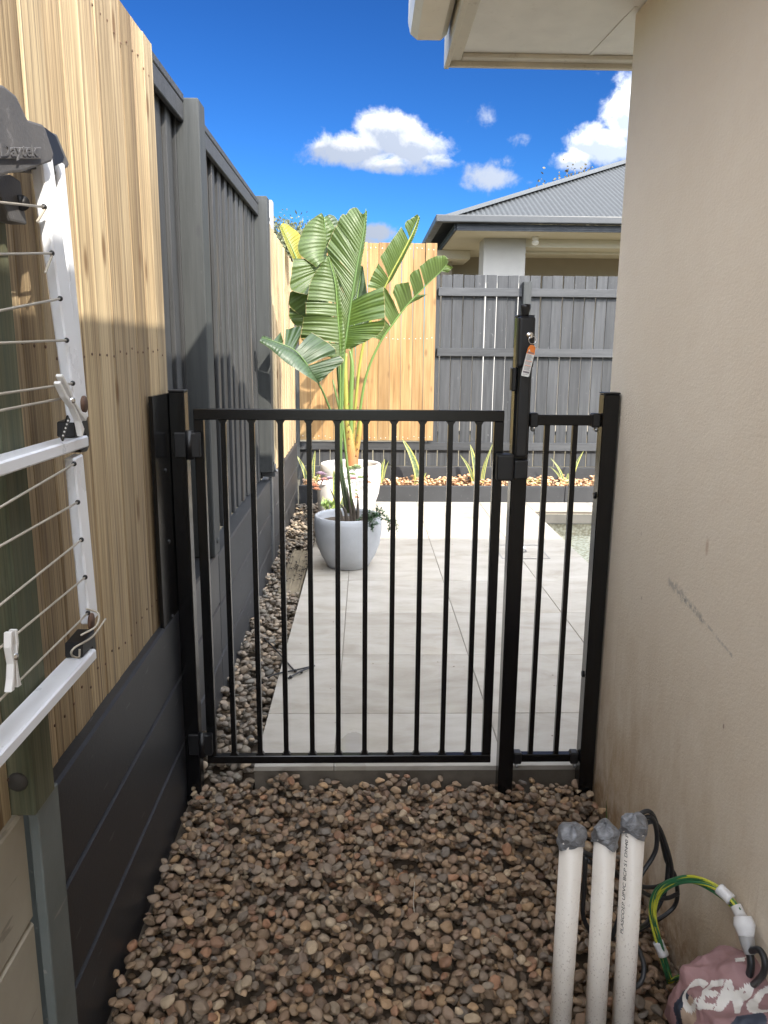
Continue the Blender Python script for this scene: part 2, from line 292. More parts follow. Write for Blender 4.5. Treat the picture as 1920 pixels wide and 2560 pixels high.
def m_tile():
    k = MT('travertine_tile'); sh = k.shiftvec(k.rnd()); v = k.coords('Object', (1, 2.2, 1), shift=sh)
    n = k.noise(v, 3.2, 8, .62, .6); c = k.ramp(n, [(.3, (.305, .275, .23)), (.5, (.385, .355, .31)), (.7, (.44, .415, .375))])
    n2 = k.noise(k.coords('Object', (1, 2.6, 1), shift=sh), 34, 6, .7); c = k.mix(k.mr(n2, .64, .72, 0, .4), c, (.28, .24, .19))
    c = k.mix(1, c, k.ramp(k.math('FRACT', k.math('MULTIPLY', k.rnd(), 9.7)), [(0, (.90, .89, .87)), (1, (1.06, 1.05, 1.03))]), 'MULTIPLY'); pits = k.voro(k.coords('Object', (1, 2.2, 1), shift=sh), 60); c = k.mix(k.math('MULTIPLY', k.mr(pits, .05, .12, .5, 0), k.mr(n, .45, .6)), c, (.34, .30, .25))
    w = k.noise(k.coords('Object'), 1.1, 5, .55, .4); c = k.mix(k.mr(w, .54, .64, 0, .22), c, (.45, .39, .29))
    s = k.n.new('ShaderNodeNewGeometry').outputs['Position']; sp = k.n.new('ShaderNodeSeparateXYZ'); k.l.new(s, sp.inputs[0])
    # shallow puddle near the gate
    def ell(x0, y0, a, b):
        e = k.math('DIVIDE', k.math('SUBTRACT', sp.outputs[0], x0), a); f = k.math('DIVIDE', k.math('SUBTRACT', sp.outputs[1], y0), b)
        return k.math('SQRT', k.math('ADD', k.math('MULTIPLY', e, e), k.math('MULTIPLY', f, f)))
    pn = k.math('MULTIPLY', k.math('SUBTRACT', k.noise(s, 22, 4, .6), .5), .7)
    wet = k.math('MAXIMUM', k.mr(k.math('ADD', ell(-.045, 2.52, .055, .20), pn), .9, 1.05, 1, 0), k.mr(k.math('ADD', ell(.0, 2.60, .10, .22), pn), .9, 1.2, .4, 0))
    c = k.mix(k.math('MULTIPLY', wet, .35), c, (.36, .32, .25))
    rough = k.math('SUBTRACT', k.mr(n2, .3, .7, .5, .68), k.math('MULTIPLY', wet, .56), clamp=True)
    return k.done(c, rough, k.bump(n2, .12, .001), **{'Specular_IOR_Level': .4})
TILE = m_tile()
GROUT = m_plain('grout', (.20, .18, .15), .9, 0, .15)
def m_pool():
    k = MT('pebblecrete'); v = k.coords(); a = k.voro(v, 42); n = k.noise(v, 7, 4)
    c = k.ramp(a, [(.1, (.78, .73, .60)), (.45, (.66, .60, .47)), (.8, (.42, .36, .25))]); c = k.mix(k.mr(k.noise(v, 30, 5, .7), .5, .62, 0, .5), c, (.30, .26, .18))
    return k.done(c, .8, k.bump(a, .5, .004))
POOLM = m_pool()
def m_water():
    k = MT('pool_water'); k.n.remove(k.b); tr = k.n.new('ShaderNodeBsdfTransparent'); tr.inputs[0].default_value = (.93, .98, .97, 1)
    gl = k.n.new('ShaderNodeBsdfGlossy'); gl.inputs['Roughness'].default_value = .02; fr = k.n.new('ShaderNodeFresnel'); fr.inputs[0].default_value = 1.33
    nb = k.bump(k.noise(k.coords(), 9, 3), .35, .01); k.l.new(nb, gl.inputs['Normal']); k.l.new(nb, fr.inputs['Normal'])
    m = k.n.new('ShaderNodeMixShader'); k.l.new(fr.outputs[0], m.inputs[0]); k.l.new(tr.outputs[0], m.inputs[1]); k.l.new(gl.outputs[0], m.inputs[2]); k.l.new(m.outputs[0], k.out.inputs[0]); return k.m
WATER = m_water()
def m_potstone(name, col, spk=.5):
    k = MT(name); v = k.coords(); a = k.noise(v, 120, 5, .7); b = k.noise(v, 5, 5, .6); c = k.mix(k.mr(a, .60, .68, 0, spk), col, tuple(q*.55 for q in col)); c = k.mix(1, c, k.ramp(b, [(.3, .9), (.7, 1.07)]), 'MULTIPLY')
    return k.done(c, .6, k.bump(a, .15, .0015))
POTS = m_potstone('speckled_stone_pot', (.42, .43, .445)); POTW = m_potstone('white_pot', (.66, .64, .60), .1)
def m_leaf(name, top, under, trans=.35, rough=.36):
    k = MT(name); uv = k.tc.outputs['UV']; s = k.n.new('ShaderNodeSeparateXYZ'); k.l.new(uv, s.inputs[0])
    pleat_shade = k.math('SINE', k.math('MULTIPLY', s.outputs[0], 2*math.pi)); vf = k.mr(pleat_shade, -1, 1)
    n = k.noise(k.coords('Object'), 9, 5, .6); g = k.n.new('ShaderNodeNewGeometry')
    t = k.mix(k.mr(n, .3, .7), top, (top[0]*1.7, top[1]*1.45, top[2]*1.2)); c = k.mix(g.outputs['Backfacing'], t, under); c = k.mix(1, c, k.ramp(vf, [(0, .86), (1, 1.06)]), 'MULTIPLY')  # light and dark sides of the pleats painted in as stripes
    # brown dry margin
    c = k.mix(k.mr(s.outputs[1], .978, .995, 0, .6), c, (.34, .26, .13))
    nb = k.bump(k.math('SINE', k.math('MULTIPLY', s.outputs[0], 2*math.pi*5)), .25, .001)
    k.done(c, rough, nb, **{'Specular_IOR_Level': .5})
    tl = k.n.new('ShaderNodeBsdfTranslucent'); k.l.new(k.mix(1, c, (1.6, 1.8, .7), 'MULTIPLY'), tl.inputs[0]); m = k.n.new('ShaderNodeMixShader'); m.inputs[0].default_value = trans
    k.l.new(k.b.outputs[0], m.inputs[1]); k.l.new(tl.outputs[0], m.inputs[2]); k.l.new(m.outputs[0], k.out.inputs[0]); return k.m
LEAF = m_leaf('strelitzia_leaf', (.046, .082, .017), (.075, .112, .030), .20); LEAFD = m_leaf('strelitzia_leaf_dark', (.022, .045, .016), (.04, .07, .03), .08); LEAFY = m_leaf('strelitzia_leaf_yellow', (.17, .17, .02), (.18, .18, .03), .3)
def m_stalk(name, a, b, zr=(0.4, 1.0)):
    k = MT(name); g = k.n.new('ShaderNodeNewGeometry').outputs['Position']; s = k.n.new('ShaderNodeSeparateXYZ'); k.l.new(g, s.inputs[0])
    n = k.noise(k.coords('Object', (20, 20, 3)), 1, 4); f = k.math('ADD', k.mr(s.outputs[2], zr[0], zr[1]), k.math('MULTIPLY', k.math('SUBTRACT', n, .5), .5)); return k.done(k.mix(f, a, b), .4)
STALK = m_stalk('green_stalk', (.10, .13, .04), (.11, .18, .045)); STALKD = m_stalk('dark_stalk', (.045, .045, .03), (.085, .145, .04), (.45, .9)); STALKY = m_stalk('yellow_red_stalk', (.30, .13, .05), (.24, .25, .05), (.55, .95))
DRYM = m_plain('dry_sheath', (.30, .13, .07), .8, 0, .3)
def m_snake():
    k = MT('snake_plant_leaf'); s = k.n.new('ShaderNodeSeparateXYZ'); k.l.new(k.tc.outputs['UV'], s.inputs[0])
    d = k.math('ABSOLUTE', k.math('SUBTRACT', s.outputs[1], .5)); band = k.noise(k.coords('UV', (26, 2.5, 1), shift=k.shiftvec(k.rnd())), 1, 5, .6, .6)
    c = k.mix(k.mr(band, .42, .58), (.04, .07, .03), (.14, .17, .085)); c = k.mix(k.mr(d, .26, .34), c, (.38, .36, .09)); return k.done(c, .4)
SNAKE = m_snake()
SUCG = m_plain('succulent_green', (.26, .33, .16), .5, 0, .2); SUCP = m_plain('succulent_pink', (.42, .23, .24), .5, 0, .25); SUCO = m_plain('succulent_coral', (.50, .25, .16), .5, 0, .25); SUCV = m_plain('succulent_mauve', (.33, .24, .32), .5, 0, .2)
TRAIL = m_plain('trailing_leaf', (.045, .10, .04), .4, 0, .3); GREENC = m_plain('creeper_leaf', (.16, .24, .06), .5, 0, .3)
GUM = m_plain('gum_leaf', (.085, .095, .045), .6, 0, .45); GUM2 = m_plain('gum_leaf_brown', (.10, .085, .045), .6, 0, .4); BARK = m_plain('bark', (.16, .13, .10), .9, 0, .3)
PVC = None
def m_pvc():
    k = MT('pvc_pipe'); v = k.coords(); s = k.n.new('ShaderNodeSeparateXYZ'); k.l.new(v, s.inputs[0])
    sp = k.noise(k.coords('Object', (1.5, 1.5, 1)), 170, 4, .6); lowm = k.mr(s.outputs[2], .15, .55, 1, 0)
    c = k.mix(k.mr(k.noise(v, 6, 5), .3, .7), (.70, .655, .59), (.77, .725, .66)); c = k.mix(k.math('MULTIPLY', k.mr(sp, .60, .65, 0, .75), lowm), c, (.22, .15, .11))
    c = k.mix(k.math('MULTIPLY', k.mr(s.outputs[2], .0, .25, .5, 0), k.mr(k.noise(v, 12, 5), .4, .6)), c, (.42, .33, .24)); return k.done(c, .38, k.bump(sp, .05, .001))
PVC = m_pvc()
def m_tape():
    k = MT('duct_tape'); v = k.coords(); n = k.noise(k.coords('Object', (1, 1, 3), rot=(.4, .3, 0)), 30, 5, .6, 1.5)
    return k.done(k.mix(k.mr(n, .35, .65), (.15, .155, .165), (.27, .28, .30)), k.mr(n, .3, .7, .28, .5), k.bump(n, .9, .006), Metallic=.25)
TAPE = m_tape(); PRINT = m_plain('black_print', (.03, .03, .03), .6)
CABLE = m_plain('black_cable', (.018, .019, .021), .42)
def m_earth():
    k = MT('green_yellow_cable'); s = k.n.new('ShaderNodeSeparateXYZ'); k.l.new(k.tc.outputs['UV'], s.inputs[0])
    a = k.math('FRACT', k.math('ADD', s.outputs[1], k.math('ADD', k.math('MULTIPLY', s.outputs[0], .35), k.rnd()))); f = k.math('MULTIPLY', k.math('GREATER_THAN', a, .62), 1.0)
    return k.done(k.mix(f, (.035, .15, .065), (.50, .50, .05)), .35)
EARTH = m_earth(); WTAPE = m_plain('white_tape', (.68, .68, .68), .4, 0, .05, 40, .3); GTAPE = m_plain('grey_wrap', (.3, .3, .3), .35, 0, .15, 40, .3)
BAGM = m_plain('mauve_paper_bag', (.30, .175, .175), .65, 0, .18, 30, .4); BAGN = m_plain('navy_print_and_opening_shade', (.035, .045, .07), .6); BAGW = m_plain('bag_white_print', (.70, .68, .64), .6, 0, .08); BAGL = m_plain('bag_kraft_lining', (.42, .31, .23), .75, 0, .1)
TAGO = m_plain('tag_orange', (.80, .22, .03), .4); TAGW = m_plain('tag_white', (.72, .72, .70), .4); TAGP = m_plain('tag_print', (.20, .18, .20), .5)
NROOF = m_plain('grey_roof_sheet', (.052, .056, .058), .5, .0, .05); NHIP = m_plain('grey_hip_cap', (.072, .077, .079), .5, .0, .04); NGUT = m_plain('charcoal_gutter', (.036, .039, .043), .4); NFAS = m_plain('charcoal_fascia', (.014, .019, .027), .5)
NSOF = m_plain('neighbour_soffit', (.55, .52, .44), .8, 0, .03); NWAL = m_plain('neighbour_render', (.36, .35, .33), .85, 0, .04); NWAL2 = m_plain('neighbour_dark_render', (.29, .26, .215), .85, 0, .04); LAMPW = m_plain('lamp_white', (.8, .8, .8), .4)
ROUGHB = m_plain('channel_timber', (.22, .18, .12), .8, 0, .3, 60, .5)

# ------------------------------------------------------------------ mesh kit
def smoothpts(pts, n=8):
    P = [Vector(p) for p in pts]
    if len(P) < 3: return P
    out = []
    for i in range(len(P)-1):
        a = P[i-1] if i else P[i]*2-P[i+1]; b, c = P[i], P[i+1]; d = P[i+2] if i+2 < len(P) else P[i+1]*2-P[i]
        for j in range(n):
            t = j/n; out.append(.5*((2*b)+(c-a)*t+(2*a-5*b+4*c-d)*t*t+(3*b-a-3*c+d)*t**3))
    out.append(P[-1]); return out
class B:
    def __init__(s): s.v = []; s.f = []; s.uv = {}
    def add(s, vs, fs):
        o = len(s.v); s.v += [tuple(p) for p in vs]; s.f += [tuple(i+o for i in f) for f in fs]; return o
    def box(s, x0, x1, y0, y1, z0, z1):
        v = [(x0, y0, z0), (x1, y0, z0), (x1, y1, z0), (x0, y1, z0), (x0, y0, z1), (x1, y0, z1), (x1, y1, z1), (x0, y1, z1)]
        s.add(v, [(0, 3, 2, 1), (4, 5, 6, 7), (0, 1, 5, 4), (1, 2, 6, 5), (2, 3, 7, 6), (3, 0, 4, 7)]); return s
    def bar(s, a, b, w, h, up=(0, 0, 1)):
        a = Vector(a); b = Vector(b); d = (b-a).normalized(); u = Vector(up); r = d.cross(u).normalized(); u = r.cross(d).normalized(); v = []
        for p in (a, b):
            for sx, sy in ((-1, -1), (1, -1), (1, 1), (-1, 1)): v.append(p+r*(sx*w/2)+u*(sy*h/2))
        s.add(v, [(0, 1, 2, 3), (7, 6, 5, 4), (0, 4, 5, 1), (1, 5, 6, 2), (2, 6, 7, 3), (3, 7, 4, 0)]); return s
    def prism(s, pts, vec):
        """closed outline (3d points) pushed along vec"""
        n = len(pts); vec = Vector(vec); v = [Vector(p) for p in pts]+[Vector(p)+vec for p in pts]
        s.add(v, [tuple(range(n))[::-1], tuple(range(n, 2*n))]+[(i, (i+1) % n, (i+1) % n+n, i+n) for i in range(n)]); return s
    def tube(s, pts, r, n=8, sm=6, cap=True, uvk=0):
        P = smoothpts(pts, sm) if sm else [Vector(p) for p in pts]; m = len(P)
        rr = [r]*m if isinstance(r, (int, float)) else [float(np.interp(i/(m-1), np.linspace(0, 1, len(r)), r)) for i in range(m)]
        T = [(P[min(i+1, m-1)]-P[max(i-1, 0)]).normalized() for i in range(m)]; u = T[0].orthogonal().normalized(); v = []; dist = 0; D = []
        for i in range(m):
            u = (u-T[i]*u.dot(T[i])).normalized(); w = T[i].cross(u)
            if i: dist += (P[i]-P[i-1]).length
            D.append(dist)
            for k in range(n): a = 2*math.pi*k/n; v.append(P[i]+(u*math.cos(a)+w*math.sin(a))*rr[i])
        fs = []; o = len(s.v); base = len(s.f)
        for i in range(m-1):
            for k in range(n):
                fs.append((i*n+k, i*n+(k+1) % n, (i+1)*n+(k+1) % n, (i+1)*n+k))
                if uvk: s.uv[base+len(fs)-1] = [(D[i]*uvk, k/n), (D[i]*uvk, (k+1)/n), (D[i+1]*uvk, (k+1)/n), (D[i+1]*uvk, k/n)]
        if cap: fs += [tuple(range(n))[::-1], tuple(range((m-1)*n, m*n))]
        s.add(v, fs); return s
    def lathe(s, prof, c, n=48, closed=False, tilt=None):
        c = Vector(c); v = []
        for (r, z) in prof:
            for k in range(n): a = 2*math.pi*k/n; v.append(c+Vector((r*math.cos(a), r*math.sin(a), z)))
        m = len(prof); s.add(v, [(i*n+k, i*n+(k+1) % n, (i+1)*n+(k+1) % n, (i+1)*n+k) for i in range(m-1) for k in range(n)]); return s
    def cyl(s, a, b, r, n=16, r2=None): return s.tube([a, b], [r, r if r2 is None else r2], n, 0)
    def sphere(s, c, r, sc=(1, 1, 1), n=10):
        c = Vector(c); v = []; f = []
        for i in range(n+1):
            t = math.pi*i/n
            for k in range(n*2): a = math.pi*k/n; v.append(c+Vector((math.sin(t)*math.cos(a)*r*sc[0], math.sin(t)*math.sin(a)*r*sc[1], math.cos(t)*r*sc[2])))
        w = n*2
        for i in range(n):
            for k in range(w): f.append((i*w+k, (i+1)*w+k, (i+1)*w+(k+1) % w, i*w+(k+1) % w))
        s.add(v, f); return s
    def mesh(s, name, mat, off=(0, 0, 0), smooth=False, bev=0.0, seg=1):
        me = bpy.data.meshes.new(name); o = Vector(off); me.from_pydata([tuple(Vector(p)-o) for p in s.v], [], s.f)
        if s.uv:
            ul = me.uv_layers.new(name='UVMap')
            for pi, uvs in s.uv.items():
                for k, li in enumerate(me.polygons[pi].loop_indices): ul.data[li].uv = uvs[k]
        if bev:
            bm = bmesh.new(); bm.from_mesh(me); ed = [e for e in bm.edges if len(e.link_faces) == 2 and e.calc_face_angle(0) > .5]
            bmesh.ops.bevel(bm, geom=ed, offset=bev, segments=seg, profile=.6, affect='EDGES'); bm.to_mesh(me); bm.free()
        me.materials.append(mat)
        if smooth: me.polygons.foreach_set('use_smooth', [True]*len(me.polygons))
        me.update(); return me
def wloc(o):
    p = Vector((0, 0, 0))
    while o: p = p+o.location; o = o.parent
    return p
def part(b, name, mat, parent, smooth=False, bev=0., label=None, kind=None, seg=1):
    me = b.mesh(name, mat, wloc(parent), smooth, bev, seg); o = bpy.data.objects.new(name, me); COL.objects.link(o); o.parent = parent
    if label: o['label'] = label
    if kind: o['kind'] = kind
    return o
def inst(me, name, parent, loc, rot=(0, 0, 0), sc=(1, 1, 1), label=None):
    o = bpy.data.objects.new(name, me); COL.objects.link(o)
    if parent: o.parent = parent; loc = Vector(loc)-wloc(parent)
    o.location = loc; o.rotation_euler = rot; o.scale = sc
    if label: o['label'] = label
    return o
def thing(name, label, cat, loc, group=None):
    o = bpy.data.objects.new(name, None); COL.objects.link(o); o.location = loc; o['label'] = label; o['category'] = cat; o.empty_display_size = .1
    if group: o['group'] = group
    return o
def solo(b, name, mat, label=None, cat=None, group=None, kind=None, smooth=False, bev=0., off=(0, 0, 0), seg=1):
    me = b.mesh(name, mat, off, smooth, bev, seg); o = bpy.data.objects.new(name, me); COL.objects.link(o); o.location = off
    for kk, vv in (('label', label), ('category', cat), ('group', group), ('kind', kind)):
        if vv: o[kk] = vv
    return o
def boxmesh(name, mat, w, d, h, bev=.002):
    return B().box(-w/2, w/2, -d/2, d/2, 0, h).mesh(name, mat, bev=bev)
def textmesh(s, size, depth=0.0, bold=0.0):
    cu_ = bpy.data.curves.new('lettering', 'FONT'); cu_.body = s; cu_.size = size; cu_.extrude = depth; cu_.resolution_u = 4; cu_.offset = bold
    o = bpy.data.objects.new('lettering', cu_); COL.objects.link(o); bpy.context.view_layer.update()
    me = bpy.data.meshes.new_from_object(o.evaluated_get(bpy.context.evaluated_depsgraph_get())); bpy.data.objects.remove(o); bpy.data.curves.remove(cu_)
    V = [v.co.copy() for v in me.vertices]; Fc = [tuple(p.vertices) for p in me.polygons]; bpy.data.meshes.remove(me); return V, Fc

# ------------------------------------------------------------------ ground, patio, pool
g = B(); PX0, PX1, PY0, PY1 = 1.545, 5.2, 3.6, 6.85
def sheet(b, x0, x1, y0, y1, z): b.add([(x0, y0, z), (x1, y0, z), (x1, y1, z), (x0, y1, z)], [(0, 1, 2, 3)])
for (a, b_, c, d) in ((-120, 120, -60, PY0-.2), (-120, 120, PY1+.2, 240), (-120, PX0-.2, PY0-.2, PY1+.2), (PX1+.2, 120, PY0-.2, PY1+.2)): sheet(g, a, b_, c, d, -.08)
solo(g, 'ground', GROUND, kind='structure')
bed = solo(B().box(-.60, .80, -2.0, 2.44, -.09, -.046), 'gravel_bed', SOIL, kind='structure')
strip = solo(B().box(-.66, -.392, 2.46, 7.29, -.07, -.03), 'gravel_strip', SOIL, kind='structure')
slab = B(); slab.box(-.385, PX0-.03, 2.462, 7.295, -.07, .034); slab.box(PX0-.03, 6.0, 2.462, PY0-.03, -.07, .034); slab.box(PX0-.03, 6, PY1+.03, 7.295, -.07, .034)
slab.box(PX1+.03, 6.0, PY0-.03, PY1+.03, -.07, .034)
patio = solo(slab, 'patio', CONC, kind='structure'); patio_grout = part(B().box(-.383, PX0-.032, 2.464, 7.29, .034, .0515), 'grout', GROUT, patio)
xs = [-.386, -.107, .495, 1.097, PX0]; ys = [2.452, 2.855, 3.462, 4.068, 4.675, 5.281, 5.888, 6.494, 7.10, 7.294]
tm = {}
def tile(x0, x1, y0, y1):
    w, d = round(x1-x0-.004, 4), round(y1-y0-.004, 4)
    if (w, d) not in tm: tm[(w, d)] = boxmesh('tile', TILE, w, d, .018, .0015)
    inst(tm[(w, d)], 'tile', patio, ((x0+x1)/2, (y0+y1)/2, .0375+rng.uniform(-.0004, .0004)))
SKX0, SKX1, SKY0, SKY1 = .962, 1.302, 5.21, 5.60
for i in range(len(xs)-1):
    for j in range(len(ys)-1):
        tile(xs[i], xs[i+1], ys[j], ys[j+1])
x = PX0
while x < 5.9:
    for (a, b_) in ((2.452, 2.855), (2.855, 3.462), (6.905, 7.294)): tile(x, x+.602, a, b_)
    x += .602
lit = B()
for _ in range(70):
    x, y = rng.uniform(-.36, 1.5), 2.6+4.6*rng.uniform()**1.3; a = rng.uniform(0, 6.28); q_ = rng.uniform(.004, .013); d = Vector((math.cos(a), math.sin(a), .15))*q_; n_ = Vector((-d.y, d.x, 0))*.35; p_ = Vector((x, y, .0562))
    lit.add([p_, p_+d*.5+n_, p_+d, p_+d*.5-n_], [(0, 1, 2, 3)])
solo(lit, 'leaf_litter', SOIL, kind='stuff')
# flush skimmer lid with its thin frame and chrome lifter
lid = thing('skimmer_lid', 'square tiled access lid flush in the patio with a small chrome lifter standing on it', 'access lid', (1.13, 5.4, .056))
fr = B(); z0 = .0562
for a in ((SKX0, SKX1, SKY0, SKY0+.006), (SKX0, SKX1, SKY1-.006, SKY1), (SKX0, SKX0+.006, SKY0+.006, SKY1-.006), (SKX1-.006, SKX1, SKY0+.006, SKY1-.006)): fr.box(*a, z0, z0+.002)
part(fr, 'frame', m_plain('lid_trim', (.22, .22, .22), .5), lid)
p = at(1128, 1192, z=.06); part(B().cyl((p.x, p.y, .057), (p.x+.015, p.y, .10), .012, 12), 'lifter', CHROME, lid, True)
part(B().cyl((p.x-.04, p.y-.02, .066), (p.x+.03, p.y+.01, .064), .008, 10), 'lifter_bar', CHROME, lid, True)
pool = B(); pz = -.17
sheet(pool, PX0, PX1, PY0, PY1, pz)
pool.add([(PX0, PY0, pz), (PX0, PY1, pz), (PX0, PY1, .034), (PX0, PY0, .034), (PX1, PY0, pz), (PX1, PY1, pz), (PX1, PY1, .034), (PX1, PY0, .034)], [(0, 1, 2, 3), (5, 4, 7, 6), (1, 5, 6, 2), (4, 0, 3, 7)])
solo(pool, 'swimming_pool', POOLM, kind='structure')
wt = B(); sheet(wt, PX0+.001, PX1-.001, PY0+.001, PY1-.001, -.05); solo(wt, 'water', WATER, kind='structure')
wl = B(); wl.box(PX0, PX1, PY1-.012, PY1-.001, -.06, .032); solo(wl, 'waterline_tiles', m_plain('waterline', (.10, .095, .085), .4), 'dark band of waterline tile along the far edge of the pool', 'tile band')

# ------------------------------------------------------------------ pebbles
def ico(sub):
    bm = bmesh.new(); bmesh.ops.create_icosphere(bm, subdivisions=sub, radius=1); V = np.array([v.co[:] for v in bm.verts]); F = np.array([[v.index for v in f.verts] for f in bm.faces]); bm.free(); return V, F
IC = {2: ico(2), 3: ico(3)}
def stone(sub, sd):
    r = np.random.default_rng(sd); V, F = IC[sub]; V = V.copy()
    for _ in range(6):
        n = r.normal(size=3); n /= np.linalg.norm(n); h = r.uniform(.62, .92); d = V@n; ex = np.maximum(d-h, 0); V -= np.outer(ex*.85, n)
    for _ in range(4):
        n = r.normal(size=3); V *= (1+.06*np.sin(V@n*2.2+r.uniform(0, 6)))[:, None]
    V /= np.abs(V).max(0); return V, F
SH = {s: [stone(s, 100+i) for i in range(10)] for s in (2, 3)}
def deposit(x0, x1, y0, y1, n, amin, amax, base, seed, cell=.005, K=7, slope=None):
    r = np.random.default_rng(seed); nx = int((x1-x0)/cell)+1; ny = int((y1-y0)/cell)+1; H = np.full((nx, ny), base); 
    if slope is not None: H += slope(x0+np.arange(nx)[:, None]*cell, y0+np.arange(ny)[None, :]*cell)
    out = []
    for _ in range(n):
        a = amin+(amax-amin)*r.beta(1.6, 2.4); b = a*r.uniform(.62, .95); c = a*r.uniform(.38, .62); th = r.uniform(0, math.pi)
        best = None
        for _k in range(K):
            x, y = r.uniform(x0+a*.7, x1-a*.7), r.uniform(y0+a*.7, y1-a*.7); i, j = int((x-x0)/cell), int((y-y0)/cell)
            if best is None or H[i, j] < best[0]: best = (H[i, j], x, y, i, j)
        _, x, y, i, j = best; R_ = int(a/cell)+1; i0, i1, j0, j1 = max(i-R_, 0), min(i+R_+1, nx), max(j-R_, 0), min(j+R_+1, ny)
        gx = (x0+np.arange(i0, i1)*cell-x)[:, None]; gy = (y0+np.arange(j0, j1)*cell-y)[None, :]
        u = (gx*math.cos(th)+gy*math.sin(th))/a; v = (-gx*math.sin(th)+gy*math.cos(th))/b; q = 1-u*u-v*v; mk = q > .05
        if not mk.any(): continue
        bt = c*np.sqrt(np.maximum(q, 0)); sub = H[i0:i1, j0:j1]; z = (sub+bt*.86)[mk].max(); sub[mk] = np.maximum(sub, z+bt*.9)[mk]
        out.append((x, y, z, a, b, c, th, r.uniform(-.38, .38), r.uniform(-.38, .38), int(r.integers(10))))
    return out
def rotm(p): return Euler((p[7], p[8], p[6])).to_matrix()
def joined(name, ps, mat, parent, sub, off=(0, 0, 0)):
    VV = []; FF = []; o = 0
    for p in ps:
        V, F = SH[sub][p[9]]; M = np.array(rotm(p)); VV.append((V*np.array(p[3:6]))@M.T+np.array(p[0:3])-np.array(off)); FF.append(F+o); o += len(V)
    V = np.concatenate(VV).astype(np.float32); F = np.concatenate(FF).astype(np.int32)
    me = bpy.data.meshes.new(name); me.vertices.add(len(V)); me.vertices.foreach_set('co', V.ravel()); me.loops.add(F.size); me.loops.foreach_set('vertex_index', F.ravel())
    me.polygons.add(len(F)); me.polygons.foreach_set('loop_start', np.arange(0, F.size, 3, dtype=np.int32)); me.polygons.foreach_set('loop_total', np.full(len(F), 3, dtype=np.int32))
    me.update(calc_edges=True); me.polygons.foreach_set('use_smooth', np.ones(len(F), dtype=bool)); me.materials.append(mat)
    ob = bpy.data.objects.new(name, me); COL.objects.link(ob); ob['kind'] = 'stuff'
    if parent: ob.parent = parent
    return ob
ps = deposit(-.588, .785, .75, 2.445, 8600, .0085, .0225, -.047, 3, K=34)
TOPZ = float(np.percentile([p[2] for p in ps], 62)); print('gravel top', TOPZ, max(p[2] for p in ps))
def sz(p):
    x, y = px_of(p[:3]); vis = (-20 < x < 1940) and (y < 2580) and p[2] > TOPZ
    return (p[3]/math.hypot(p[1], 1.475-p[2])) if vis else 0
order = sorted(range(len(ps)), key=lambda i: -sz(ps[i])); big = set(order[:300])
stm = []
for i in range(10):
    V, F = SH[3][i]; me = bpy.data.meshes.new('pebble'); me.from_pydata(V.tolist(), [], F.tolist()); me.materials.append(PEB); me.polygons.foreach_set('use_smooth', [True]*len(F)); stm.append(me)
for i in order[:300]:
    p = ps[i]; inst(stm[p[9]], 'pebble', bed, p[:3], (p[7], p[8], p[6]), p[3:6])
rest = [p for i, p in enumerate(ps) if i not in big]
joined('pebbles', [p for p in rest if p[1] > 1.3 and p[2] > TOPZ-.016], PEB, bed, 3); joined('pebbles', [p for p in rest if not (p[1] > 1.3 and p[2] > TOPZ-.016)], PEB, bed, 2)
sp_ = deposit(-.655, -.392, 2.44, 7.27, 2500, .013, .027, -.03, 5)
CHX0, CHX1, CHY0, CHY1 = -.545, -.405, 4.55, 5.62      # timber channel lies in the strip here
joined('pebbles', [p for p in sp_ if not (CHX0-.01 < p[0] < CHX1+.01 and CHY0-.02 < p[1] < CHY1+.02)], PEBG, strip, 2)
# drain channel
ch = thing('channel_board', 'grooved timber channel board lying among the pebbles beside the tiles, scattered with dry leaves', 'board', (-.475, 5.08, -.02))
part(B().box(CHX0, CHX1, CHY0, CHY1, -.025, .004), 'board', ROUGHB, ch, bev=.002)
for xx in (CHX0+.02, (CHX0+CHX1)/2, CHX1-.02): part(B().box(xx-.007, xx+.007, CHY0+.003, CHY1-.003, .004, .018), 'rib', ROUGHB, ch, bev=.002)
lf = B()
for _ in range(26):
    x, y = rng.uniform(CHX0, CHX1), rng.normal(5.1, .25); 
    for k in range(3):
        a = rng.uniform(0, 6.28); dx, dy = .014*math.cos(a), .014*math.sin(a); lf.add([(x, y, .019), (x+dx-dy*.4, y+dy+dx*.4, .028), (x+dx*1.6, y+dy*1.6, .02), (x+dx+dy*.4, y+dy-dx*.4, .024)], [(0, 1, 2, 3)])
part(lf, 'dry_leaves', m_plain('dry_leaf', (.03, .022, .02), .8), ch, kind='stuff')
# black irrigation tube at the edge of the pebbles
irr = thing('irrigation_tube', 'thin black irrigation tube with joiners lying over the pebbles onto the tiles', 'irrigation tube', (-.4, 3.4, .04))
T = lambda a, b, zz=.06: at(a, b, z=zz)
part(B().tube([T(572, 1380, .05), T(600, 1408, .06), T(637, 1450, .065)], .004, 8), 'tube', CABLE, irr, True)
part(B().tube([T(565, 1477, .03), T(590, 1458, .06), T(640, 1447, .066), T(680, 1438, .064)], .004, 8), 'tube', CABLE, irr, True)
part(B().tube([T(618, 1467, .062), T(650, 1450, .07), T(668, 1443, .066)], .004, 8), 'tube', CABLE, irr, True)
for q in ((638, 1449), (651, 1451), (628, 1462)): part(B().sphere(T(*q, .066), .008, n=6), 'joiner', BPLAST, irr, True)

